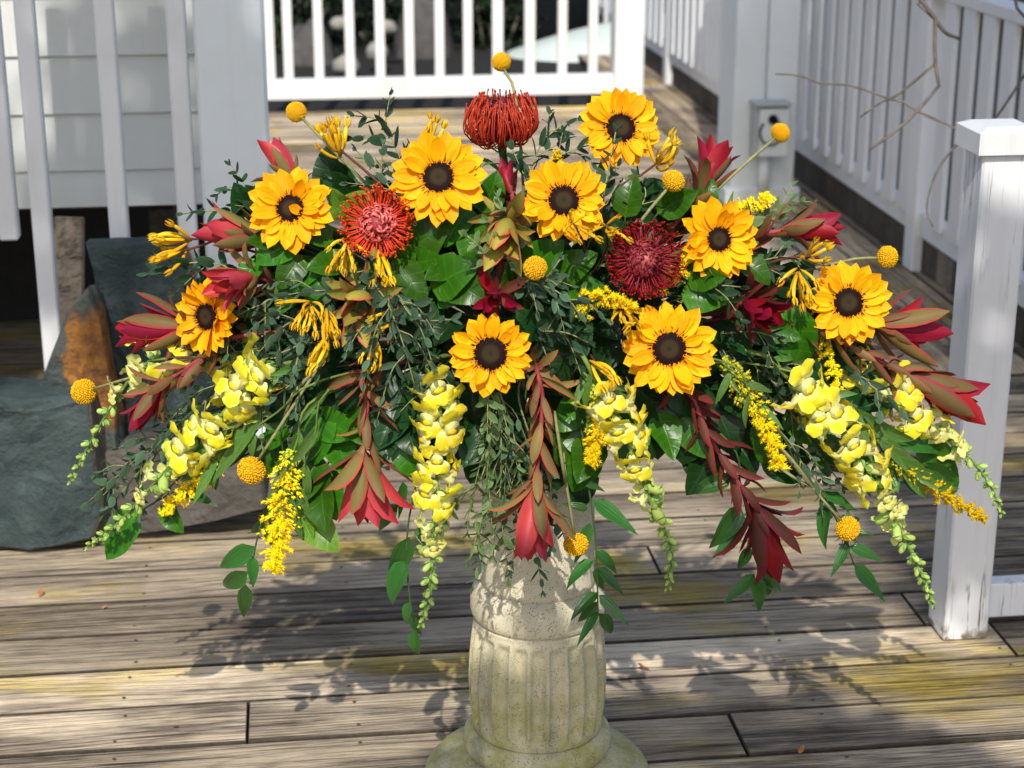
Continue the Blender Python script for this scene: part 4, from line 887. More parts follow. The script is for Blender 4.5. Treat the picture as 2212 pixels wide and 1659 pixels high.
def snap(label, path, open0, n_open, n_half, n_bud, seed, s0=.034, leaves=5):
    rr = random.Random(seed + 400); pts = [P(*p) for p in path]; root = thing('snapdragon', label, 'snapdragon', foot(pts[0]), 'snapdragons in the arrangement')
    sp = stem(root, [foot(pts[0])] + pts, .0048, .0014, M_STEM, 60); i0 = int(60 * open0); tot = n_open + n_half + n_bud
    # spacing shrinks towards the tip
    wts = [1.0] * n_open + [.8] * n_half + [.72 * .94 ** k for k in range(n_bud)]; acc, pos = 0, []
    for w in wts: pos.append(acc); acc += w
    for k in range(tot):
        f = i0 + (59.6 - i0) * pos[k] / acc; i = min(59, int(f)); p = sp[i].lerp(sp[i + 1], f - i); t = (sp[i + 1] - sp[i]).normalized()
        v = VIEW(p); side = t.cross(v).normalized(); an = (k * 2.39996 + seed) if k >= n_open + 2 else [-.1, 1.25, -1.35, .6, -.75, 1.6, -1.7][k % 7] + rr.uniform(-.2, .2)
        rad = v * math.cos(an) + side * math.sin(an); rad = (rad - t * rad.dot(t)).normalized()
        if k < n_open:
            d = rad * .85 + t * .30 + Vector((rr.gauss(0, .15), rr.gauss(0, .15), -.10)); s_ = s0 * 1.12 * rr.uniform(.85, 1.15); me = rr.choice(SNAP); nm = 'floret'; z = -t * .9 + Vector((0, 0, .55))
        else:
            q_ = (k - n_open) / max(1, tot - n_open); d = rad * (.8 - .35 * q_) + t * (.45 + .5 * q_); half_ = k < n_open + n_half; me = (rr.choice(SNAPH) if rr.random() < .65 else BUD[0]) if half_ else BUD[1]; nm = 'floret' if half_ else 'bud'
            s_ = (rr.uniform(.024, .032) * (1 - .3 * q_) if half_ else .018 - .012 * max(0, (k - n_open - n_half) / max(1, n_bud))); z = -t + Vector((0, 0, .3))
        place(nm, me, root, p + rad * .0015, d, z, s_, s_, s_)
    for k in range(leaves):
        f = rr.uniform(.35, open0 + .05) * 60; i = min(59, int(f)); t = (sp[i + 1] - sp[i]).normalized(); _, f1, f2 = basis(t); an = rr.uniform(0, 6.28); d0 = f1 * math.cos(an) + f2 * math.sin(an)
        L = rr.uniform(.045, .075); place('leaf', rr.choice(LAN), root, sp[i], t * .8 + d0 * .6, VIEW(sp[i]) + d0 * .2, L, L, L)
snap('yellow snapdragon sweeping down to the lower left tip', [(650, 780, -.02), (560, 815, -.04), (450, 925, -.05), (350, 1025, -.05), (260, 1125, -.05), (180, 1187, -.05)], .40, 12, 7, 18, 1, .040)
snap('short yellow snapdragon at the far left before the slate', [(420, 770, .02), (310, 790, -.01), (240, 880, -.02), (185, 975, -.02), (146, 1050, -.02)], .45, 6, 5, 18, 2, .037)
snap('yellow snapdragon hanging left of the middle', [(930, 780, -.02), (948, 860, -.04), (946, 1000, -.05), (935, 1150, -.05), (928, 1270, -.05), (908, 1360, -.05)], .38, 12, 7, 18, 3, .035, 3)
snap('yellow snapdragon hanging right of the pedestal', [(1250, 760, -.03), (1290, 830, -.05), (1345, 930, -.05), (1400, 1070, -.05), (1447, 1180, -.05), (1443, 1280, -.05)], .42, 8, 7, 19, 4, .037)
snap('yellow snapdragon cascading at the right, with its tip near the post', [(1620, 760, -.01), (1700, 815, -.03), (1800, 910, -.05), (1885, 1035, -.05), (1945, 1150, -.05), (1990, 1240, -.05), (2018, 1315, -.05)], .42, 13, 8, 20, 5, .040)
snap('rightmost yellow snapdragon crossing in front of the white post', [(1850, 800, .03), (1960, 880, .0), (2060, 960, -.02), (2130, 1035, -.03), (2168, 1120, -.03)], .48, 10, 5, 18, 6, .037)

# --- kangaroo paws
def paw_parts(bend):
    tq = MB(); pts = []; y = z = 0
    for i in range(8): t = i / 7; pts.append((0, y, z)); th = bend * t; y += math.cos(th) * .125; z += math.sin(th) * .125
    tq.tube(pts, [.030, .042, .054, .062, .066, .066, .058, .040], 8); L = [((tq.v, tq.f, tq.uv), I4, 0)]
    end = Matrix.Translation(pts[-1]) @ Matrix.Rotation(bend, 4, 'X')
    for k in range(6): L.append((blade(.36, .085, lance_prof, 0, -.8, .2, 0, 2, 3), end @ Matrix.Rotation(k * 1.047, 4, 'Y') @ Matrix.Translation((0, -.06, .036)) @ Matrix.Rotation(.55, 4, 'X'), 0))
    return L
PAW = [bm_('paw_flower', paw_parts(b_), [M_PAW]) for b_ in (.6, 1.2, .25)]
def paw(label, px, py, via, ndir, n=9, s0=.032, dd=-.05, seed=0, spread=.9):
    rr = random.Random(seed + 600); c = P(px, py, dd); root = thing('kangaroo_paw', label, 'kangaroo paw', foot(c), 'kangaroo paws in the arrangement')
    v = VIEW(c); up = (Vector((0, 0, 1)) - v * v.z).normalized(); right = up.cross(v); nd = (right * ndir[0] - up * ndir[1] + v * ndir[2]).normalized()
    sp = stem(root, [foot(c)] + [P(*x) for x in via] + [c], .0026, .0018, M_STEMR, 18); a, e1, e2 = basis(nd)
    for k in range(n):
        an = k * 2.39996; d0 = e1 * math.cos(an) + e2 * math.sin(an); ps = spread * 1.2 * (.2 + .8 * (k + .5) / n); L = s0 * 1.2 * rr.uniform(.70, 1.15)
        d = nd * math.cos(ps) + d0 * math.sin(ps); b0 = c - nd * .018 * (k / n) + d0 * .002; 
        place('paw_flower', rr.choice(PAW), root, b0, d, nd.lerp(-d0, .5) if ps < .5 else nd, L, L, L)
paw('kangaroo paw with dark stems sticking out at the far left', 392, 518, [(520, 520, .02), (440, 516, .0)], (-1, -.1, .3), 8, .040, .0, 1, .75)
paw('lower of the two kangaroo paw heads at the far left', 382, 545, [(520, 535, .02), (430, 535, .0)], (-1, .35, .3), 6, .034, .0, 15, .7)
paw('upright kangaroo paw under the upper left craspedia ball', 728, 318, [(840, 420, .02), (790, 370, .0)], (-.25, -1, .3), 10, .040, -.01, 2, .9)
paw('kangaroo paw left of the coral pincushion stem, above the lime leucadendron', 748, 540, [(800, 600, .02)], (-.1, 1, .5), 9, .034, -.05, 3, 1.0)
paw('kangaroo paw drooping right below the coral pincushion flower', 822, 560, [(840, 600, .02)], (.15, 1, .4), 7, .036, -.05, 4, .75)
paw('double kangaroo paw cluster above the left snapdragon', 668, 672, [(760, 650, .0), (700, 655, -.03)], (-.2, .8, .6), 11, .034, -.06, 5, 1.2)
paw('kangaroo paw drooping beside the double cluster', 712, 688, [(780, 660, .0)], (.2, 1, .3), 7, .034, -.06, 16, .8)
paw('kangaroo paw pointing down at the left snapdragon stem', 700, 745, [(760, 700, .0), (715, 720, -.04)], (-.5, .8, .3), 7, .036, -.07, 6, .7)
paw('small kangaroo paw deep in the eucalyptus left of the lowest sunflower', 808, 752, [(850, 720, .0)], (-.3, .9, .4), 6, .030, -.07, 7, .8)
paw('kangaroo paw half hidden behind eucalyptus right of the lime leucadendron', 850, 680, [(880, 680, .02)], (-.5, .6, .5), 6, .030, -.06, 8, 1.0)
paw('kangaroo paw pointing right between the two low sunflowers', 1292, 792, [(1265, 760, .0)], (.8, .5, .4), 7, .034, -.06, 9, .7)
paw('kangaroo paw left of the large lower right sunflower', 1348, 678, [(1330, 660, .0)], (.2, .5, .8), 8, .032, -.06, 10, 1.1)
paw('kangaroo paw just left of the rightmost sunflower', 1728, 602, [(1620, 590, .01), (1690, 590, .0)], (.2, .9, .4), 9, .036, -.04, 11, .9)
paw('kangaroo paw above the rightmost sunflower, left of its craspedia ball', 1752, 552, [(1640, 575, .02)], (.5, -.3, .6), 7, .034, -.03, 12, .9)
paw('open kangaroo paw on a dark stem right of the topmost sunflower', 1428, 345, [(1320, 430, .02), (1390, 375, .0)], (.4, -.6, .5), 9, .034, -.02, 13, 1.1)
paw('kangaroo paw overlapping the lower petals of the upper centre sunflower', 1243, 488, [(1260, 560, .02)], (.3, .2, .9), 8, .030, -.10, 14, 1.2)
paw('kangaroo paw between the upper centre sunflower and the red pincushion', 1312, 492, [(1300, 560, .02)], (.2, .2, .9), 7, .028, -.07, 17, 1.2)
paw('pale kangaroo paw buds rising behind the upper left of centre sunflower', 925, 300, [(930, 400, .03)], (.1, -1, .1), 6, .032, .04, 18, .7)

# --- goldenrod
def gold(label, path, f0, n, seed, wid=.012, leaves=5, budtop=.35):
    rr = random.Random(seed + 700); pts = [P(*p) for p in path]; root = thing('goldenrod', label, 'goldenrod', foot(pts[0]), 'goldenrod plumes in the arrangement')
    sp = stem(root, [foot(pts[0])] + pts, .0028, .0012, M_STEM, 40); qa, qb = MB(), MB()
    NB = max(14, int(n / 7)); br_ = []
    for k in range(NB): br_.append(((k + rr.random()) / NB, k * 2.39996 + rr.uniform(-.4, .4), rr.uniform(.6, 1.25)))
    for k in range(int(n * 2.6)):
        u, an, bl_ = rr.choice(br_); f = (f0 + (1 - f0) * u) * 39.9; i = int(f); p = sp[i].lerp(sp[i + 1], f - i); t = (sp[i + 1] - sp[i]).normalized(); _, f1, f2 = basis(t)
        d0 = f1 * math.cos(an) + f2 * math.sin(an); x_ = rr.random() ** .8; w = wid * bl_ * (.5 + .9 * math.sin(math.pi * min(1, u * .75 + .25))) * x_
        c = p + d0 * w + t * (w * .45 * x_) + Vector((rr.gauss(0, 1), rr.gauss(0, 1), rr.gauss(0, 1))) * .0026
        isb = u < budtop * rr.random() * 1.6; s_ = rr.uniform(.0016, .0028) * (.9 if isb else 1.0)
        if isb: qb.ell(c, (s_, s_, s_ * 1.35), (d0 + t * .6).normalized(), 5, 3)
        else:
            ax = (d0 + t * .4).normalized(); qa.ell(c, (s_ * .7, s_ * .7, s_), ax, 5, 3, uvy=.3); _, g1, g2 = basis(ax)
            for m in range(6): a = m * 1.047 + k; g = g1 * math.cos(a) + g2 * math.sin(a); h = ax.cross(g); qa.add([c + ax * s_ * .4 - h * s_ * .4, c + ax * s_ * .4 + h * s_ * .4, c + ax * s_ * rr.uniform(.9, 1.9) + g * s_ * rr.uniform(1.2, 2.2)], [[0, 1, 2]], [(.4, .5), (.6, .5), (.5, 1)])
    for q_, nm, mt in ((qa, 'florets', M_GOLD), (qb, 'buds', M_GOLDB)):
        if q_.v: o = q_.build(nm, mt, root); o['kind'] = 'stuff'
    for k in range(leaves):
        f = rr.uniform(.35, f0 + .15) * 39.9; i = min(39, int(f)); t = (sp[i + 1] - sp[i]).normalized(); _, f1, f2 = basis(t); an = rr.uniform(0, 6.28); d0 = f1 * math.cos(an) + f2 * math.sin(an)
        L = rr.uniform(.04, .065); place('leaf', rr.choice(LAN), root, sp[i], t * .9 + d0 * .45, VIEW(sp[i]) + d0 * .3, L * .8, L, L)
gold('dense goldenrod plume hanging at the lower left above ruscus leaves', [(700, 850, -.02), (640, 960, -.04), (612, 1060, -.05), (602, 1150, -.05), (590, 1232, -.05)], .66, 420, 1, .019, 7, .12)
gold('small goldenrod plume among the left snapdragon buds', [(560, 900, .0), (470, 1000, -.03), (415, 1045, -.03), (352, 1112, -.03)], .72, 200, 2, .011, 5, .3)
gold('goldenrod plume hanging right of the pedestal top', [(1255, 800, -.03), (1295, 850, -.04), (1300, 910, -.05), (1276, 1000, -.05)], .62, 300, 3, .013, 5, .35)
gold('goldenrod plume hanging between two snapdragons at the right', [(1540, 780, -.01), (1610, 850, -.03), (1660, 930, -.05), (1684, 1015, -.05)], .55, 330, 4, .013, 8, .4)
gold('goldenrod tip reaching the white post at the right', [(1800, 880, .0), (1920, 990, -.03), (2020, 1060, -.04), (2130, 1122, -.04)], .68, 260, 5, .011, 12, .3)
gold('goldenrod behind the upper right sunflower', [(1520, 560, .05), (1580, 470, .03), (1665, 430, .02)], .68, 200, 6, .014, 4, .15)
gold('goldenrod tuft left of the large lower right sunflower', [(1230, 700, .0), (1290, 640, -.04), (1372, 668, -.06)], .62, 200, 7, .011, 3, .2)
gold('thin goldenrod tuft under the rightmost sunflower', [(1720, 720, .03), (1790, 770, .0), (1810, 850, -.01)], .65, 150, 8, .009, 3, .3)
gold('goldenrod tuft touching the right of the red pincushion flower', [(1420, 620, .02), (1470, 580, -.02), (1500, 545, -.02)], .62, 110, 9, .010, 2, .2)
gold('goldenrod tip above the upper centre sunflower', [(1190, 500, .06), (1200, 380, .03), (1200, 330, .02)], .80, 70, 10, .007, 2, .2)
# --- eucalyptus sprigs
def euc(label, path, mat='eucalyptus_leaf', f0=.35, nb=5, bl=.055, ls=.019, droop=0, seed=0, spread=.9, ms=.0016):
    rr = random.Random(seed + 800); pts = [P(*p) for p in path]; root = thing('eucalyptus_sprig', label, 'eucalyptus', foot(pts[0]), 'eucalyptus sprigs in the arrangement')
    q = MB(); sp = spline([foot(pts[0])] + pts, 40); q.tube(sp, [ms * 1.3 - ms * .7 * i / 40 for i in range(41)], 5); segs = []
    def leafy(pp, gap, l0):
        L = [0]
        for x, y in zip(pp, pp[1:]): L.append(L[-1] + (y - x).length)
        n = int(L[-1] / gap); ph = rr.uniform(0, 3)
        for k in range(n + 1):
            s_ = L[-1] - k * gap
            if s_ < .004: break
            i = next((i for i in range(len(L) - 1) if L[i + 1] >= s_ - 1e-6), len(L) - 2); p = pp[i].lerp(pp[i + 1], (s_ - L[i]) / max(1e-6, L[i + 1] - L[i])); t = (pp[i + 1] - pp[i]).normalized(); _, f1, f2 = basis(t)
            an = ph + k * 1.57; sc = l0 * (.45 + .55 * min(1, (k + .6) / 3)) * rr.uniform(.8, 1.15)
            for s in (0, math.pi):
                d0 = f1 * math.cos(an + s) + f2 * math.sin(an + s); ps = rr.uniform(.6, 1.15) * (.55 if k == 0 else 1)
                place('leaf', rr.choice(EUC[mat]), root, p, t * math.cos(ps) + d0 * math.sin(ps), t + VIEW(p) * .5 + Vector((rr.gauss(0, .25),) * 3), sc * rr.uniform(.85, 1.1), sc, sc)
    i0 = int(f0 * 40); leafy(sp[i0:], .0185, ls * 1.32)
    for k in range(nb):
        i = int(i0 + (38 - i0) * (k + .3) / nb); t = (sp[i + 1] - sp[i]).normalized(); _, f1, f2 = basis(t); v = VIEW(sp[i]); side = t.cross(v).normalized() * (1 if k % 2 else -1)
        d = (t * .75 + side * spread * rr.uniform(.5, 1) + v * rr.uniform(-.1, .35)).normalized(); L = bl * rr.uniform(.75, 1.2)
        bp_ = spline([sp[i], sp[i] + d * L * .5 + t * L * .05, sp[i] + d * L + t * L * .15 + Vector((0, 0, -droop * L))], 8); q.tube(bp_, [.0010 - .00005 * j for j in range(9)], 4); leafy(bp_[1:], .0165, ls * 1.18)
    q.build('stem', M_STEMO, root)
E, ED, EY = 'eucalyptus_leaf', 'dark_eucalyptus_leaf', 'fresh_eucalyptus_leaf'
euc('dark eucalyptus arching over the upper left, left of the upper sunflower', [(900, 440, .04), (860, 330, .02), (820, 262, .02), (765, 250, .02)], ED, .5, 6, .05, .022, .2, 1)
euc('eucalyptus standing right of the upright kangaroo paw', [(880, 450, .03), (820, 380, .02), (770, 325, .02)], E, .5, 4, .05, .018, .1, 2)
euc('eucalyptus twig over the dark red pincushion, pointing right', [(1140, 430, .05), (1160, 330, .04), (1200, 280, .04), (1248, 258, .04)], ED, .6, 3, .04, .023, 0, 3)
euc('feathery eucalyptus right of the dark red pincushion flower', [(1170, 440, .05), (1200, 350, .03), (1250, 320, .03), (1300, 310, .03)], ED, .6, 4, .03, .02, 0, 4, 1.2)
euc('leafy sprig standing before the topmost sunflower', [(1290, 480, .02), (1308, 400, -.03), (1330, 285, -.05)], ED, .55, 2, .03, .021, 0, 5, .5)
euc('eucalyptus at the far upper left above the red and olive leucadendron', [(640, 520, .05), (570, 450, .03), (500, 405, .03), (470, 420, .03)], ED, .55, 4, .05, .022, .2, 6)
euc('eucalyptus tip at the far left beside the square post', [(620, 540, .05), (520, 465, .04), (450, 455, .03), (395, 462, .03)], ED, .72, 1, .03, .018, 0, 7)
euc('bushy eucalyptus at the left below the kangaroo paw', [(560, 600, .05), (470, 570, .02), (390, 570, .01), (320, 590, .01)], ED, .45, 6, .05, .024, .1, 8)
euc('grey eucalyptus behind the leftmost sunflower', [(640, 650, .03), (560, 660, -.01), (500, 690, -.02), (440, 740, -.02)], E, .4, 7, .06, .021, .4, 9, 1.1)
euc('grey green eucalyptus hanging left of the middle under the kangaroo paws', [(760, 620, .02), (700, 660, -.03), (620, 700, -.05), (560, 760, -.05)], E, .45, 7, .055, .02, .5, 10, 1.1)
euc('grey eucalyptus branch spreading right above the lowest sunflower', [(830, 590, .0), (860, 640, -.06), (900, 690, -.08), (975, 690, -.08)], E, .45, 6, .05, .021, .5, 11, 1.0)
euc('grey eucalyptus hanging down left of the lowest sunflower', [(820, 600, .0), (840, 660, -.07), (870, 740, -.08), (895, 830, -.08)], E, .4, 8, .06, .021, .6, 12, 1.2)
euc('grey eucalyptus drooping left beside the lime leucadendron', [(850, 640, .0), (810, 700, -.07), (780, 760, -.07)], E, .5, 4, .045, .019, .5, 28, 1.2)
euc('pale eucalyptus tuft left below the upper centre sunflower', [(1090, 520, .02), (1085, 460, -.03), (1075, 425, -.05)], EY, .5, 4, .028, .022, 0, 13, 1.4)
euc('pale eucalyptus left of the red and green leucadendron head', [(1060, 600, .0), (1040, 540, -.06), (1010, 510, -.08)], EY, .45, 4, .035, .019, 0, 14, 1.2)
euc('pale eucalyptus around the centre craspedia ball', [(1130, 640, .02), (1180, 600, -.04), (1210, 560, -.06)], E, .5, 4, .035, .019, .1, 15, 1.2)
euc('grey eucalyptus fanning below the centre craspedia ball', [(1120, 620, .0), (1180, 620, -.07), (1230, 650, -.08), (1265, 700, -.08)], E, .4, 7, .045, .020, .4, 16, 1.1)
euc('fine eucalyptus curtain hanging before the pedestal, left strand', [(1050, 830, -.02), (1060, 900, -.03), (1050, 1000, -.03), (1016, 1090, -.03), (1010, 1150, -.03)], EY, .42, 7, .060, .019, .5, 17, .5)
euc('fine eucalyptus curtain hanging before the pedestal, middle strand', [(1060, 830, -.02), (1080, 900, -.03), (1082, 1040, -.03), (1072, 1120, -.03), (1066, 1200, -.03)], EY, .42, 8, .065, .019, .5, 18, .5)
euc('fine eucalyptus hanging behind the straight coral leucadendron', [(1080, 830, -.02), (1105, 920, -.02), (1130, 1050, -.02), (1135, 1130, -.02), (1130, 1190, -.02)], E, .45, 7, .06, .019, .5, 19, .5)
euc('eucalyptus curtain strand right of the coral leucadendron tips', [(1120, 850, -.0), (1150, 960, -.01), (1178, 1080, -.01), (1190, 1180, -.01)], E, .6, 4, .04, .019, .5, 29, .5)
euc('grey eucalyptus hanging between the left snapdragons', [(560, 780, .02), (430, 880, -.01), (330, 960, -.02), (240, 1040, -.02), (190, 1085, -.02)], E, .5, 9, .06, .021, .3, 20, .8)
euc('eucalyptus low at the far left behind the snapdragon buds', [(480, 850, .02), (370, 950, .0), (300, 1020, -.01), (225, 1110, -.01)], E, .6, 6, .05, .019, .4, 21, .9)
euc('eucalyptus between upper right sunflower and rightmost sunflower', [(1520, 600, .04), (1620, 570, .01), (1700, 555, .0), (1780, 575, .0)], E, .45, 6, .05, .02, .1, 22)
euc('eucalyptus at the right under the long crimson leucadendron', [(1600, 760, .03), (1700, 880, .0), (1770, 980, -.01), (1820, 1050, -.01)], E, .5, 7, .055, .019, .3, 23, .7)
euc('dark eucalyptus left of the right snapdragon', [(1560, 740, .03), (1640, 800, .0), (1720, 870, -.01)], ED, .45, 5, .05, .022, .3, 24, .9)
euc('fine eucalyptus at the right between snapdragon and goldenrod', [(1640, 900, .0), (1740, 1010, -.01), (1800, 1090, -.01), (1850, 1170, -.01)], E, .6, 6, .045, .018, .3, 25, .7)
euc('dark eucalyptus sprigs left of the thick post', [(1330, 540, .04), (1370, 470, .02), (1395, 420, .02), (1380, 380, .02)], ED, .5, 4, .04, .022, 0, 26, 1)
euc('green tips at the right above the red and olive leucadendron', [(1560, 560, .06), (1640, 480, .05), (1700, 440, .04), (1752, 436, .04)], EY, .65, 3, .035, .018, 0, 27, .8)

# --- salal branches: broad glossy leaves, given by base and tip
def salal(label, mat, leaves, seed=0, dd=.0):
    rr = random.Random(seed + 900); L0 = [(P(a, b, dd + .025), P(c, d, dd - .012)) for a, b, c, d in leaves]; mid = sum((a for a, _ in L0), Vector()) / len(L0)
    root = thing('salal_branch', label, 'salal', foot(mid), 'salal foliage in the arrangement'); q = MB()
    ft = foot(mid); knot = ft.lerp(mid, .55)
    q.tube([ft, knot], .0022, 5)
    for a, t in L0:
        q.tube(spline([knot, knot.lerp(a, .6) + Vector((0, 0, .004)), a, a.lerp(t, .04)], 6), .0013, 4)
        d = t - a; L = d.length * 1.14; c = a.lerp(t, .5); z = VIEW(c) * .8 + outward(c) * .55 + Vector((rr.gauss(0, .22), rr.gauss(0, .1), rr.gauss(0, .22) + .15))
        place('leaf', rr.choice(SAL[mat]), root, a, d, z, L * rr.uniform(1.0, 1.2), L, L)
    q.build('stem', M_STEMD, root)
SA, SD, SL_ = 'salal_leaf', 'dark_salal_leaf', 'lime_salal_leaf'
salal('lime salal leaf left of the coral pincushion flower', SL_, [(760, 470, 712, 412), (745, 480, 782, 425)], 1, .0)
salal('salal leaves right of the coral pincushion flower', SA, [(870, 560, 950, 490), (880, 570, 935, 560), (850, 600, 880, 545)], 2, -.01)
salal('broad salal leaf with the kangaroo paw beside it, left of centre', SA, [(850, 560, 905, 635), (930, 620, 1010, 575), (960, 590, 1030, 640)], 3, -.03)
salal('salal leaves below the folded petal sunflower', SA, [(640, 520, 560, 560), (650, 550, 610, 615), (600, 520, 540, 530)], 4, -.03)
salal('salal leaves below the pink leucadendron at left', SA, [(720, 590, 660, 640), (640, 600, 600, 665), (660, 600, 720, 640), (560, 560, 520, 610)], 5, -.02)
salal('salal leaves between the two upper sunflowers', SA, [(1040, 460, 1075, 385), (1030, 470, 1000, 540), (1020, 450, 960, 500)], 6, .01)
salal('salal leaves left of the red and green leucadendron', SA, [(1000, 560, 930, 610), (1010, 600, 960, 655), (1060, 590, 1000, 560), (990, 620, 1050, 590)], 7, -.01)
salal('salal leaves around the centre craspedia ball', SA, [(1140, 590, 1200, 530), (1190, 600, 1270, 560), (1120, 640, 1090, 570), (1210, 620, 1290, 620)], 8, -.01)
salal('salal leaves behind the red pincushion flower', SD, [(1300, 560, 1350, 500), (1300, 600, 1370, 640), (1290, 520, 1360, 450), (1440, 470, 1380, 440)], 9, .02)
salal('dark salal leaves between upper right sunflower and the craspedia ball', SD, [(1420, 500, 1480, 440), (1470, 520, 1420, 450), (1480, 480, 1540, 440), (1380, 420, 1440, 400)], 10, .03)
salal('salal leaf over the burgundy leucadendron at right', SA, [(1470, 640, 1580, 630), (1480, 600, 1560, 590), (1600, 560, 1660, 600)], 11, -.03)
salal('dark salal leaves right of the lowest sunflower', SD, [(1180, 660, 1215, 760), (1160, 740, 1225, 845), (1180, 720, 1130, 690), (1230, 680, 1270, 760)], 12, -.02)
salal('dark salal leaves above the lowest sunflower', SD, [(960, 640, 880, 680), (1000, 680, 940, 730), (1100, 690, 1150, 650), (920, 700, 860, 760)], 13, .0)
salal('dark salal leaves below the kangaroo paws at left', SD, [(720, 780, 660, 850), (760, 740, 700, 800), (650, 780, 575, 830), (780, 800, 740, 880)], 14, .0)
salal('dark round salal leaf left of the hanging coral leucadendron', SD, [(640, 830, 575, 905), (660, 850, 640, 930), (700, 840, 730, 920)], 15, .0)
salal('bright salal leaves hanging left of the coral leucadendron', SA, [(700, 880, 660, 1000), (680, 900, 750, 940), (690, 980, 645, 1090), (680, 1000, 720, 1130)], 16, -.02)
salal('salal leaf with light underside low on the left', SL_, [(650, 1105, 718, 1172), (640, 1080, 660, 1160)], 17, -.02)
salal('dark salal leaves under the middle of the arrangement, left of the snapdragon', SD, [(850, 800, 790, 870), (880, 820, 840, 960), (860, 860, 910, 970), (900, 790, 920, 880), (830, 870, 850, 980)], 18, .0)
salal('salal leaf with a bright tip left of the middle snapdragon', SA, [(870, 930, 880, 1030), (830, 940, 820, 1000)], 19, -.01)
salal('dark salal leaves between the snapdragon and the fine eucalyptus', SD, [(970, 820, 990, 920), (990, 880, 960, 970), (1010, 830, 1030, 930), (1060, 880, 1020, 1000)], 20, .01)
salal('salal leaves above the pedestal top behind the hanging leucadendron', SD, [(1060, 920, 1030, 1040), (1090, 880, 1120, 990), (1140, 880, 1100, 960), (1110, 860, 1060, 900)], 21, .02)
salal('bright salal leaves right of the hanging leucadendron', SA, [(1250, 900, 1215, 1000), (1240, 890, 1290, 990), (1270, 860, 1210, 920), (1280, 960, 1240, 1050)], 22, .0)
salal('dark salal leaves under the large lower right sunflower', SD, [(1330, 840, 1400, 980), (1400, 860, 1440, 980), (1460, 850, 1500, 960), (1360, 820, 1300, 890), (1440, 830, 1540, 890)], 23, .0)
salal('dark salal leaves behind the hanging burgundy leucadendron', SD, [(1500, 860, 1480, 990), (1540, 870, 1590, 970), (1560, 830, 1630, 900), (1490, 960, 1540, 1050), (1540, 960, 1500, 1060)], 24, .0)
salal('dark salal leaves right of the large lower right sunflower', SD, [(1540, 700, 1620, 760), (1560, 760, 1650, 830), (1600, 700, 1690, 740), (1620, 780, 1600, 870), (1550, 800, 1510, 740)], 25, .01)
salal('curling salal leaf left of the right snapdragon top', SA, [(1680, 660, 1745, 790), (1640, 700, 1720, 730)], 26, -.02)
salal('dark salal leaves below the rightmost sunflower', SD, [(1720, 730, 1780, 850), (1700, 700, 1800, 740), (1780, 760, 1850, 800), (1660, 760, 1700, 840)], 27, .01)
salal('long salal leaf right of the thin goldenrod tuft', SD, [(1830, 850, 1945, 855), (1840, 830, 1930, 800), (1800, 840, 1880, 900)], 28, .0)
salal('salal leaf at the right by the goldenrod tip', SA, [(2000, 1000, 2080, 1050), (1980, 960, 2060, 1000)], 29, -.01)
salal('dark salal leaves behind the left leucadendron sprays', SD, [(600, 640, 520, 700), (560, 700, 500, 760), (620, 700, 560, 760), (680, 700, 620, 760)], 30, .04)
salal('dark green leaf behind the folded petal sunflower', SD, [(560, 480, 505, 405), (590, 470, 540, 410)], 31, .03)
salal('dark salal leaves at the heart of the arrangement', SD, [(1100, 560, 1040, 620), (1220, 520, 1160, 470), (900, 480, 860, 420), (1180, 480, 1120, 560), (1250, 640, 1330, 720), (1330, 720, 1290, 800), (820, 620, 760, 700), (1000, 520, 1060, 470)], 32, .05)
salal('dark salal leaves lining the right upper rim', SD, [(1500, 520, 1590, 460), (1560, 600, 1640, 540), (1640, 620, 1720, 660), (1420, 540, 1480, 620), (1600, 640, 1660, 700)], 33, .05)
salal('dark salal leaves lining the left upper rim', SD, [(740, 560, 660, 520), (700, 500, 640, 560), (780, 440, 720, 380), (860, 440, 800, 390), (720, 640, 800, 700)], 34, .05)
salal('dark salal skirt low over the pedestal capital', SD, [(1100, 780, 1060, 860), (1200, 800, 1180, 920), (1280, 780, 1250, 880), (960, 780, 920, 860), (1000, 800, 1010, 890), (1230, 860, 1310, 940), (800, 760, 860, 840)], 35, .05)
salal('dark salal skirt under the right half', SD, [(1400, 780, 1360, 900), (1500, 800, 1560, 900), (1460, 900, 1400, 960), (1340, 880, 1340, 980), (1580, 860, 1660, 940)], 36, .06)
salal('salal leaf with a curved tip beside the left snapdragon buds', SA, [(300, 1105, 222, 1195), (360, 1080, 370, 1145)], 37, -.01)
salal('dark salal leaves behind the pedestal leucadendron strands', SD, [(1120, 960, 1080, 1060), (1190, 940, 1200, 1050), (1250, 1000, 1265, 1090), (940, 900, 900, 1000)], 38, .03)

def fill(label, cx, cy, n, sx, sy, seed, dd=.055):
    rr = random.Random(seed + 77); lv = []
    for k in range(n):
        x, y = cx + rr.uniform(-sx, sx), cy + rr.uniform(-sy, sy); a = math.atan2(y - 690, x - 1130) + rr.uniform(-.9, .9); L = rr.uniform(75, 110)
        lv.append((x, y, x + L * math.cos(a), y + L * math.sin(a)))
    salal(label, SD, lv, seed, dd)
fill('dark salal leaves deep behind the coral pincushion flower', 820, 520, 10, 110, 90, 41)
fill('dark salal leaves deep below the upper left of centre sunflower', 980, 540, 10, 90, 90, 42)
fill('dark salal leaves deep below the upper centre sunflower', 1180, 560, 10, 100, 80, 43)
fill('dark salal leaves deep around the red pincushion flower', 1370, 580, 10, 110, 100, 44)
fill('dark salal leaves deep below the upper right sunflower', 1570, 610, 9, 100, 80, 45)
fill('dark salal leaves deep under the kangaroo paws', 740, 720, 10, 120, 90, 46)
fill('dark salal leaves deep beside the lowest sunflower', 960, 740, 10, 110, 100, 47)
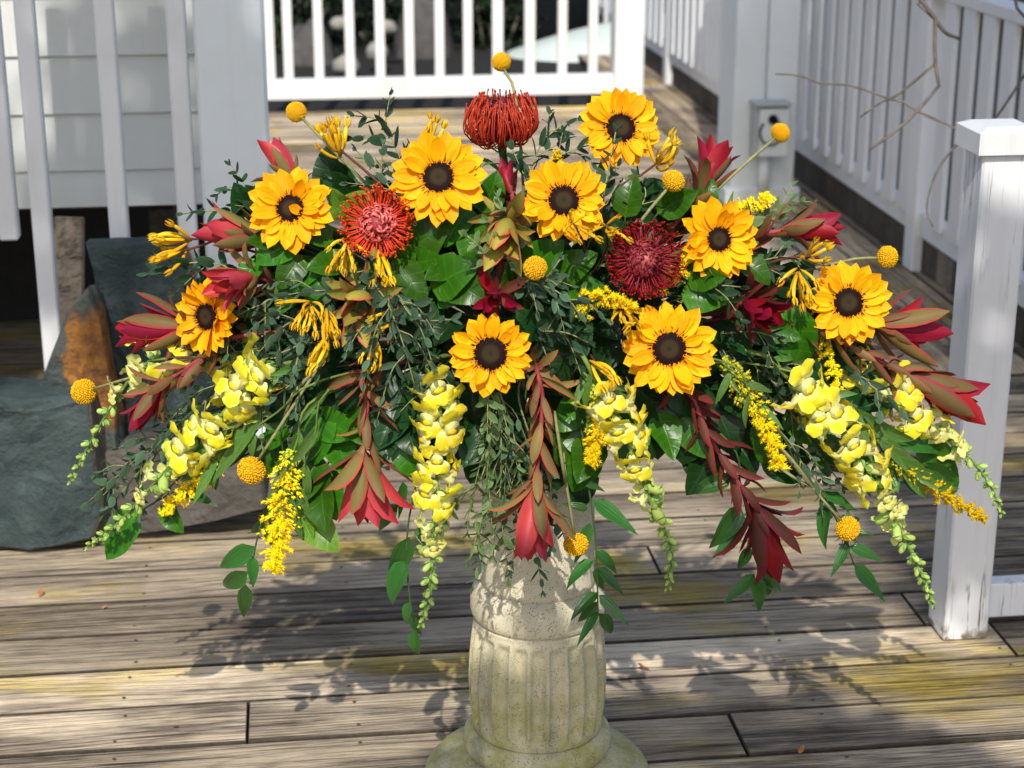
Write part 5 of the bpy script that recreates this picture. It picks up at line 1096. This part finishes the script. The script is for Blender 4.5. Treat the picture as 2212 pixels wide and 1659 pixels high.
fill('dark salal leaves deep between the two low sunflowers', 1260, 740, 10, 110, 100, 48)
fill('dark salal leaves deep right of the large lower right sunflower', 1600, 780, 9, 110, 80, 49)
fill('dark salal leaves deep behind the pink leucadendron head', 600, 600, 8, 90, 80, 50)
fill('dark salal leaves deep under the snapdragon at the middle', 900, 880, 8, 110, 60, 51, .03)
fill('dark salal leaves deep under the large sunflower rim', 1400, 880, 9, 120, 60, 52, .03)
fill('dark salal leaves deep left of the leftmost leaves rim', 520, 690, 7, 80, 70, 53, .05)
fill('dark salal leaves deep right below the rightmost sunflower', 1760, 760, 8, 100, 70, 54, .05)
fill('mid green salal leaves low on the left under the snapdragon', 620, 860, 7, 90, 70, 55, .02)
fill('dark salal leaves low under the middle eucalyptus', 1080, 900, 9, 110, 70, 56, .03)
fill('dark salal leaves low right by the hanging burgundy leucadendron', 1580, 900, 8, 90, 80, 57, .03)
def fringe(label, mat, pts, seed, dd=-.01):
    rr = random.Random(seed + 5); salal(label, mat, [(x, y, x + l * math.cos(a), y + l * math.sin(a)) for x, y, a, l in pts], seed, dd)
fringe('bright salal leaves on the lower left fringe beside the goldenrod plume', SA, [(690, 900, 1.9, 110), (720, 930, 1.2, 100), (660, 960, 2.1, 95), (700, 1010, 1.4, 105), (740, 880, .9, 90), (640, 900, 2.5, 90)], 81)
fringe('bright salal leaves on the lower fringe right of the pedestal', SA, [(1310, 880, 1.1, 100), (1360, 900, 1.5, 105), (1420, 890, 1.2, 100), (1280, 940, 1.8, 100), (1470, 900, 1.0, 95)], 82)
fringe('mid green salal leaves on the fringe under the right snapdragon', SA, [(1700, 880, .9, 100), (1760, 930, 1.1, 100), (1650, 900, 1.5, 95), (1820, 960, .8, 100), (1880, 980, .9, 90)], 83)
fringe('mid green salal leaves on the fringe behind the left snapdragon', SA, [(560, 880, 2.3, 100), (500, 930, 2.2, 95), (440, 960, 2.4, 90), (600, 930, 1.9, 95)], 84, .02)
fringe('bright salal leaves in the upper left between sunflower and eucalyptus', SA, [(720, 520, 3.6, 90), (760, 560, 2.8, 90), (690, 560, 2.4, 85), (820, 580, 2.0, 85)], 85)
fringe('mid green salal leaves at the upper right behind the craspedia stem', SA, [(1420, 460, -.6, 90), (1480, 560, -.3, 90), (1500, 470, -1.0, 85), (1350, 470, -1.4, 85)], 86)
def sprinkle(label, x, y, tx, ty, seed, mat=E, n=4, dd=-.04, ls=.021, bl=.045):
    euc(label, [(x, y, .02), (x * .5 + tx * .5 + 8, y * .5 + ty * .5 - 12, dd), (tx, ty, dd)], mat, .42, n, bl, ls, .3, seed, 1.1)
sprinkle('eucalyptus sprig threading through the left kangaroo paws', 760, 640, 600, 640, 61)
sprinkle('eucalyptus sprig under the coral pincushion flower', 850, 600, 760, 590, 62, ED)
sprinkle('eucalyptus sprig reaching toward the leftmost sunflower from below', 700, 740, 520, 800, 63)
sprinkle('eucalyptus sprig over the left snapdragon', 690, 800, 560, 880, 64)
sprinkle('eucalyptus sprig low between the craspedia and the left snapdragon', 620, 850, 440, 960, 65, EY)
sprinkle('eucalyptus sprig right of the lowest sunflower', 1150, 720, 1270, 740, 66, ED)
sprinkle('eucalyptus sprig left of the burgundy leucadendron at right', 1480, 640, 1600, 620, 67, ED)
sprinkle('eucalyptus sprig below the burgundy leucadendron at right', 1560, 720, 1700, 740, 68, ED)
sprinkle('eucalyptus sprig under the right snapdragon', 1640, 800, 1780, 880, 69)
sprinkle('eucalyptus sprig under the long crimson leucadendron tip', 1800, 800, 1960, 900, 70)
sprinkle('eucalyptus sprig between right snapdragon and far goldenrod', 1760, 880, 1920, 1010, 71)
sprinkle('eucalyptus sprig at the upper right over the long olive leucadendron', 1560, 520, 1680, 470, 72, EY, 5, .01)
sprinkle('eucalyptus sprig hanging over the middle snapdragon top', 960, 780, 900, 900, 73, ED)
sprinkle('eucalyptus sprig at the far left under the crimson spray', 520, 760, 360, 790, 74, ED, 6, -.01)
# --- ruscus: hanging stems with pointed leaves
def ruscus(label, path, leaves, seed=0, dd=-.01):
    rr = random.Random(seed + 1000); pts = [P(a, b, dd) for a, b in path]; root = thing('ruscus_branch', label, 'ruscus', foot(pts[0]), 'ruscus branches in the arrangement')
    stem(root, [foot(pts[0])] + pts, .0020, .0012, M_STEMD, 30)
    for a, b, c, d in leaves:
        p, t = P(a, b, dd), P(c, d, dd + rr.uniform(-.03, .015)); v = t - p; L = v.length
        place('leaf', rr.choice(RUS), root, p, v, VIEW(p) + Vector((rr.gauss(0, .45), 0, rr.gauss(0, .3) + .25)), L, L, L)
ruscus('ruscus branch hanging lowest at the left of the goldenrod plume', [(650, 880), (610, 1000), (570, 1110), (550, 1190), (540, 1262)], [(550, 1180, 458, 1240), (535, 1235, 462, 1283), (545, 1200, 548, 1278), (530, 1262, 528, 1348), (570, 1110, 540, 1180), (585, 1080, 560, 1150), (600, 1200, 585, 1252), (575, 1130, 600, 1200)], 1)
ruscus('ruscus branch hanging left of the middle snapdragon', [(930, 900), (900, 1040), (880, 1150), (882, 1260), (893, 1340)], [(885, 1160, 835, 1275), (880, 1210, 820, 1315), (885, 1300, 870, 1360), (890, 1325, 908, 1385), (897, 1360, 893, 1430), (870, 1040, 862, 1120), (860, 1090, 800, 1155), (900, 1140, 925, 1190)], 2)
ruscus('ruscus branch with many leaves hanging right of the pedestal', [(1250, 900), (1270, 1040), (1285, 1150), (1290, 1250), (1292, 1330)], [(1280, 1080, 1380, 1152), (1285, 1190, 1345, 1240), (1282, 1210, 1210, 1268), (1290, 1225, 1302, 1288), (1292, 1225, 1350, 1285), (1290, 1280, 1228, 1332), (1290, 1300, 1243, 1352), (1294, 1285, 1362, 1348), (1290, 1320, 1252, 1400), (1294, 1325, 1335, 1382), (1275, 1130, 1245, 1220), (1260, 1040, 1310, 1060), (1270, 1100, 1215, 1085)], 3)
ruscus('ruscus branch hanging beneath the burgundy leucadendron', [(1560, 940), (1600, 1050), (1625, 1170), (1640, 1240)], [(1600, 1090, 1532, 1200), (1610, 1120, 1545, 1212), (1620, 1180, 1590, 1240), (1640, 1190, 1680, 1250), (1630, 1240, 1565, 1312), (1635, 1245, 1645, 1335), (1640, 1245, 1705, 1278), (1650, 1250, 1668, 1300), (1580, 1030, 1480, 1065)], 4)
ruscus('ruscus branch with bright leaves beside the lower right craspedia ball', [(1640, 900), (1720, 1000), (1790, 1090), (1830, 1180), (1845, 1220)], [(1790, 1085, 1765, 1195), (1775, 1060, 1850, 1100), (1832, 1170, 1800, 1250), (1835, 1180, 1915, 1210), (1845, 1220, 1912, 1295), (1840, 1150, 1890, 1150), (1828, 1160, 1820, 1210)], 5)
ruscus('ruscus branch behind the far right goldenrod', [(1800, 860), (1900, 940), (1980, 1010), (2040, 1060)], [(1960, 1000, 1970, 1080), (2000, 1000, 2082, 1050), (1990, 1010, 2065, 1035), (1930, 950, 2050, 970), (1880, 920, 1900, 1000)], 6)
ruscus('ruscus branch behind the left snapdragon tip', [(600, 850), (480, 950), (380, 1040), (330, 1090)], [(440, 990, 480, 1070), (360, 1080, 372, 1150), (400, 1060, 462, 1085), (470, 960, 415, 1090), (530, 920, 480, 1040)], 7)
def lance(label, path, leaves, seed):
    rr = random.Random(seed + 1100); pts = [P(a, b, -.04) for a, b in path]; root = thing('leafy_stem', label, 'foliage', foot(pts[0]), 'lance leaved stems in the arrangement')
    stem(root, [foot(pts[0])] + pts, .0022, .0012, M_STEM, 24)
    for a, b, c, d, w in leaves:
        p, t = P(a, b, -.04), P(c, d, -.05 + rr.uniform(-.01, .01)); v = t - p; L = v.length; place('leaf', rr.choice(LAN), root, p, v, VIEW(p) + Vector((rr.gauss(0, .3), 0, rr.gauss(0, .2) + .1)), L * w, L, L)
lance('lance leaved stem crossing below the left snapdragon', [(700, 820), (600, 890), (500, 960), (440, 1010)], [(530, 925, 370, 1010, 1.0), (560, 900, 470, 1040, .9), (545, 915, 540, 1000, 1.1), (470, 985, 420, 1090, .9), (460, 990, 465, 1070, .9), (500, 960, 360, 1020, .9)], 1)
lance('lance leaved stem beside the dense goldenrod plume', [(730, 830), (680, 940), (645, 1040), (620, 1100)], [(660, 1000, 668, 1090, 1.2), (655, 1010, 580, 1080, 1.0), (640, 1040, 670, 1130, 1.0), (645, 1030, 600, 1110, 1.0), (690, 920, 620, 1010, 1.0), (625, 1090, 660, 1170, 1.0)], 2)
lance('lance leaved stem above the far right goldenrod', [(1700, 800), (1800, 870), (1920, 960), (2010, 1040)], [(1835, 880, 1985, 985, .95), (1850, 890, 1880, 1000, 1.0), (1900, 950, 2060, 1090, .7), (1880, 930, 2000, 1020, .8), (1980, 1020, 2080, 1100, .7), (1760, 850, 1850, 850, 1.2), (1940, 980, 2000, 1100, .8)], 3)
lance('lance leaved stem under the right snapdragon top', [(1560, 780), (1620, 850), (1660, 900)], [(1600, 825, 1675, 850, 1.2), (1620, 850, 1600, 930, 1.0), (1580, 800, 1545, 880, 1.0), (1640, 870, 1690, 930, 1.0)], 4)
lance('lance leaved stem by the goldenrod right of the pedestal', [(1240, 780), (1270, 830), (1290, 870)], [(1270, 830, 1360, 855, 1.0), (1262, 815, 1240, 885, 1.2), (1285, 860, 1270, 940, 1.0), (1285, 855, 1330, 920, .9)], 5)
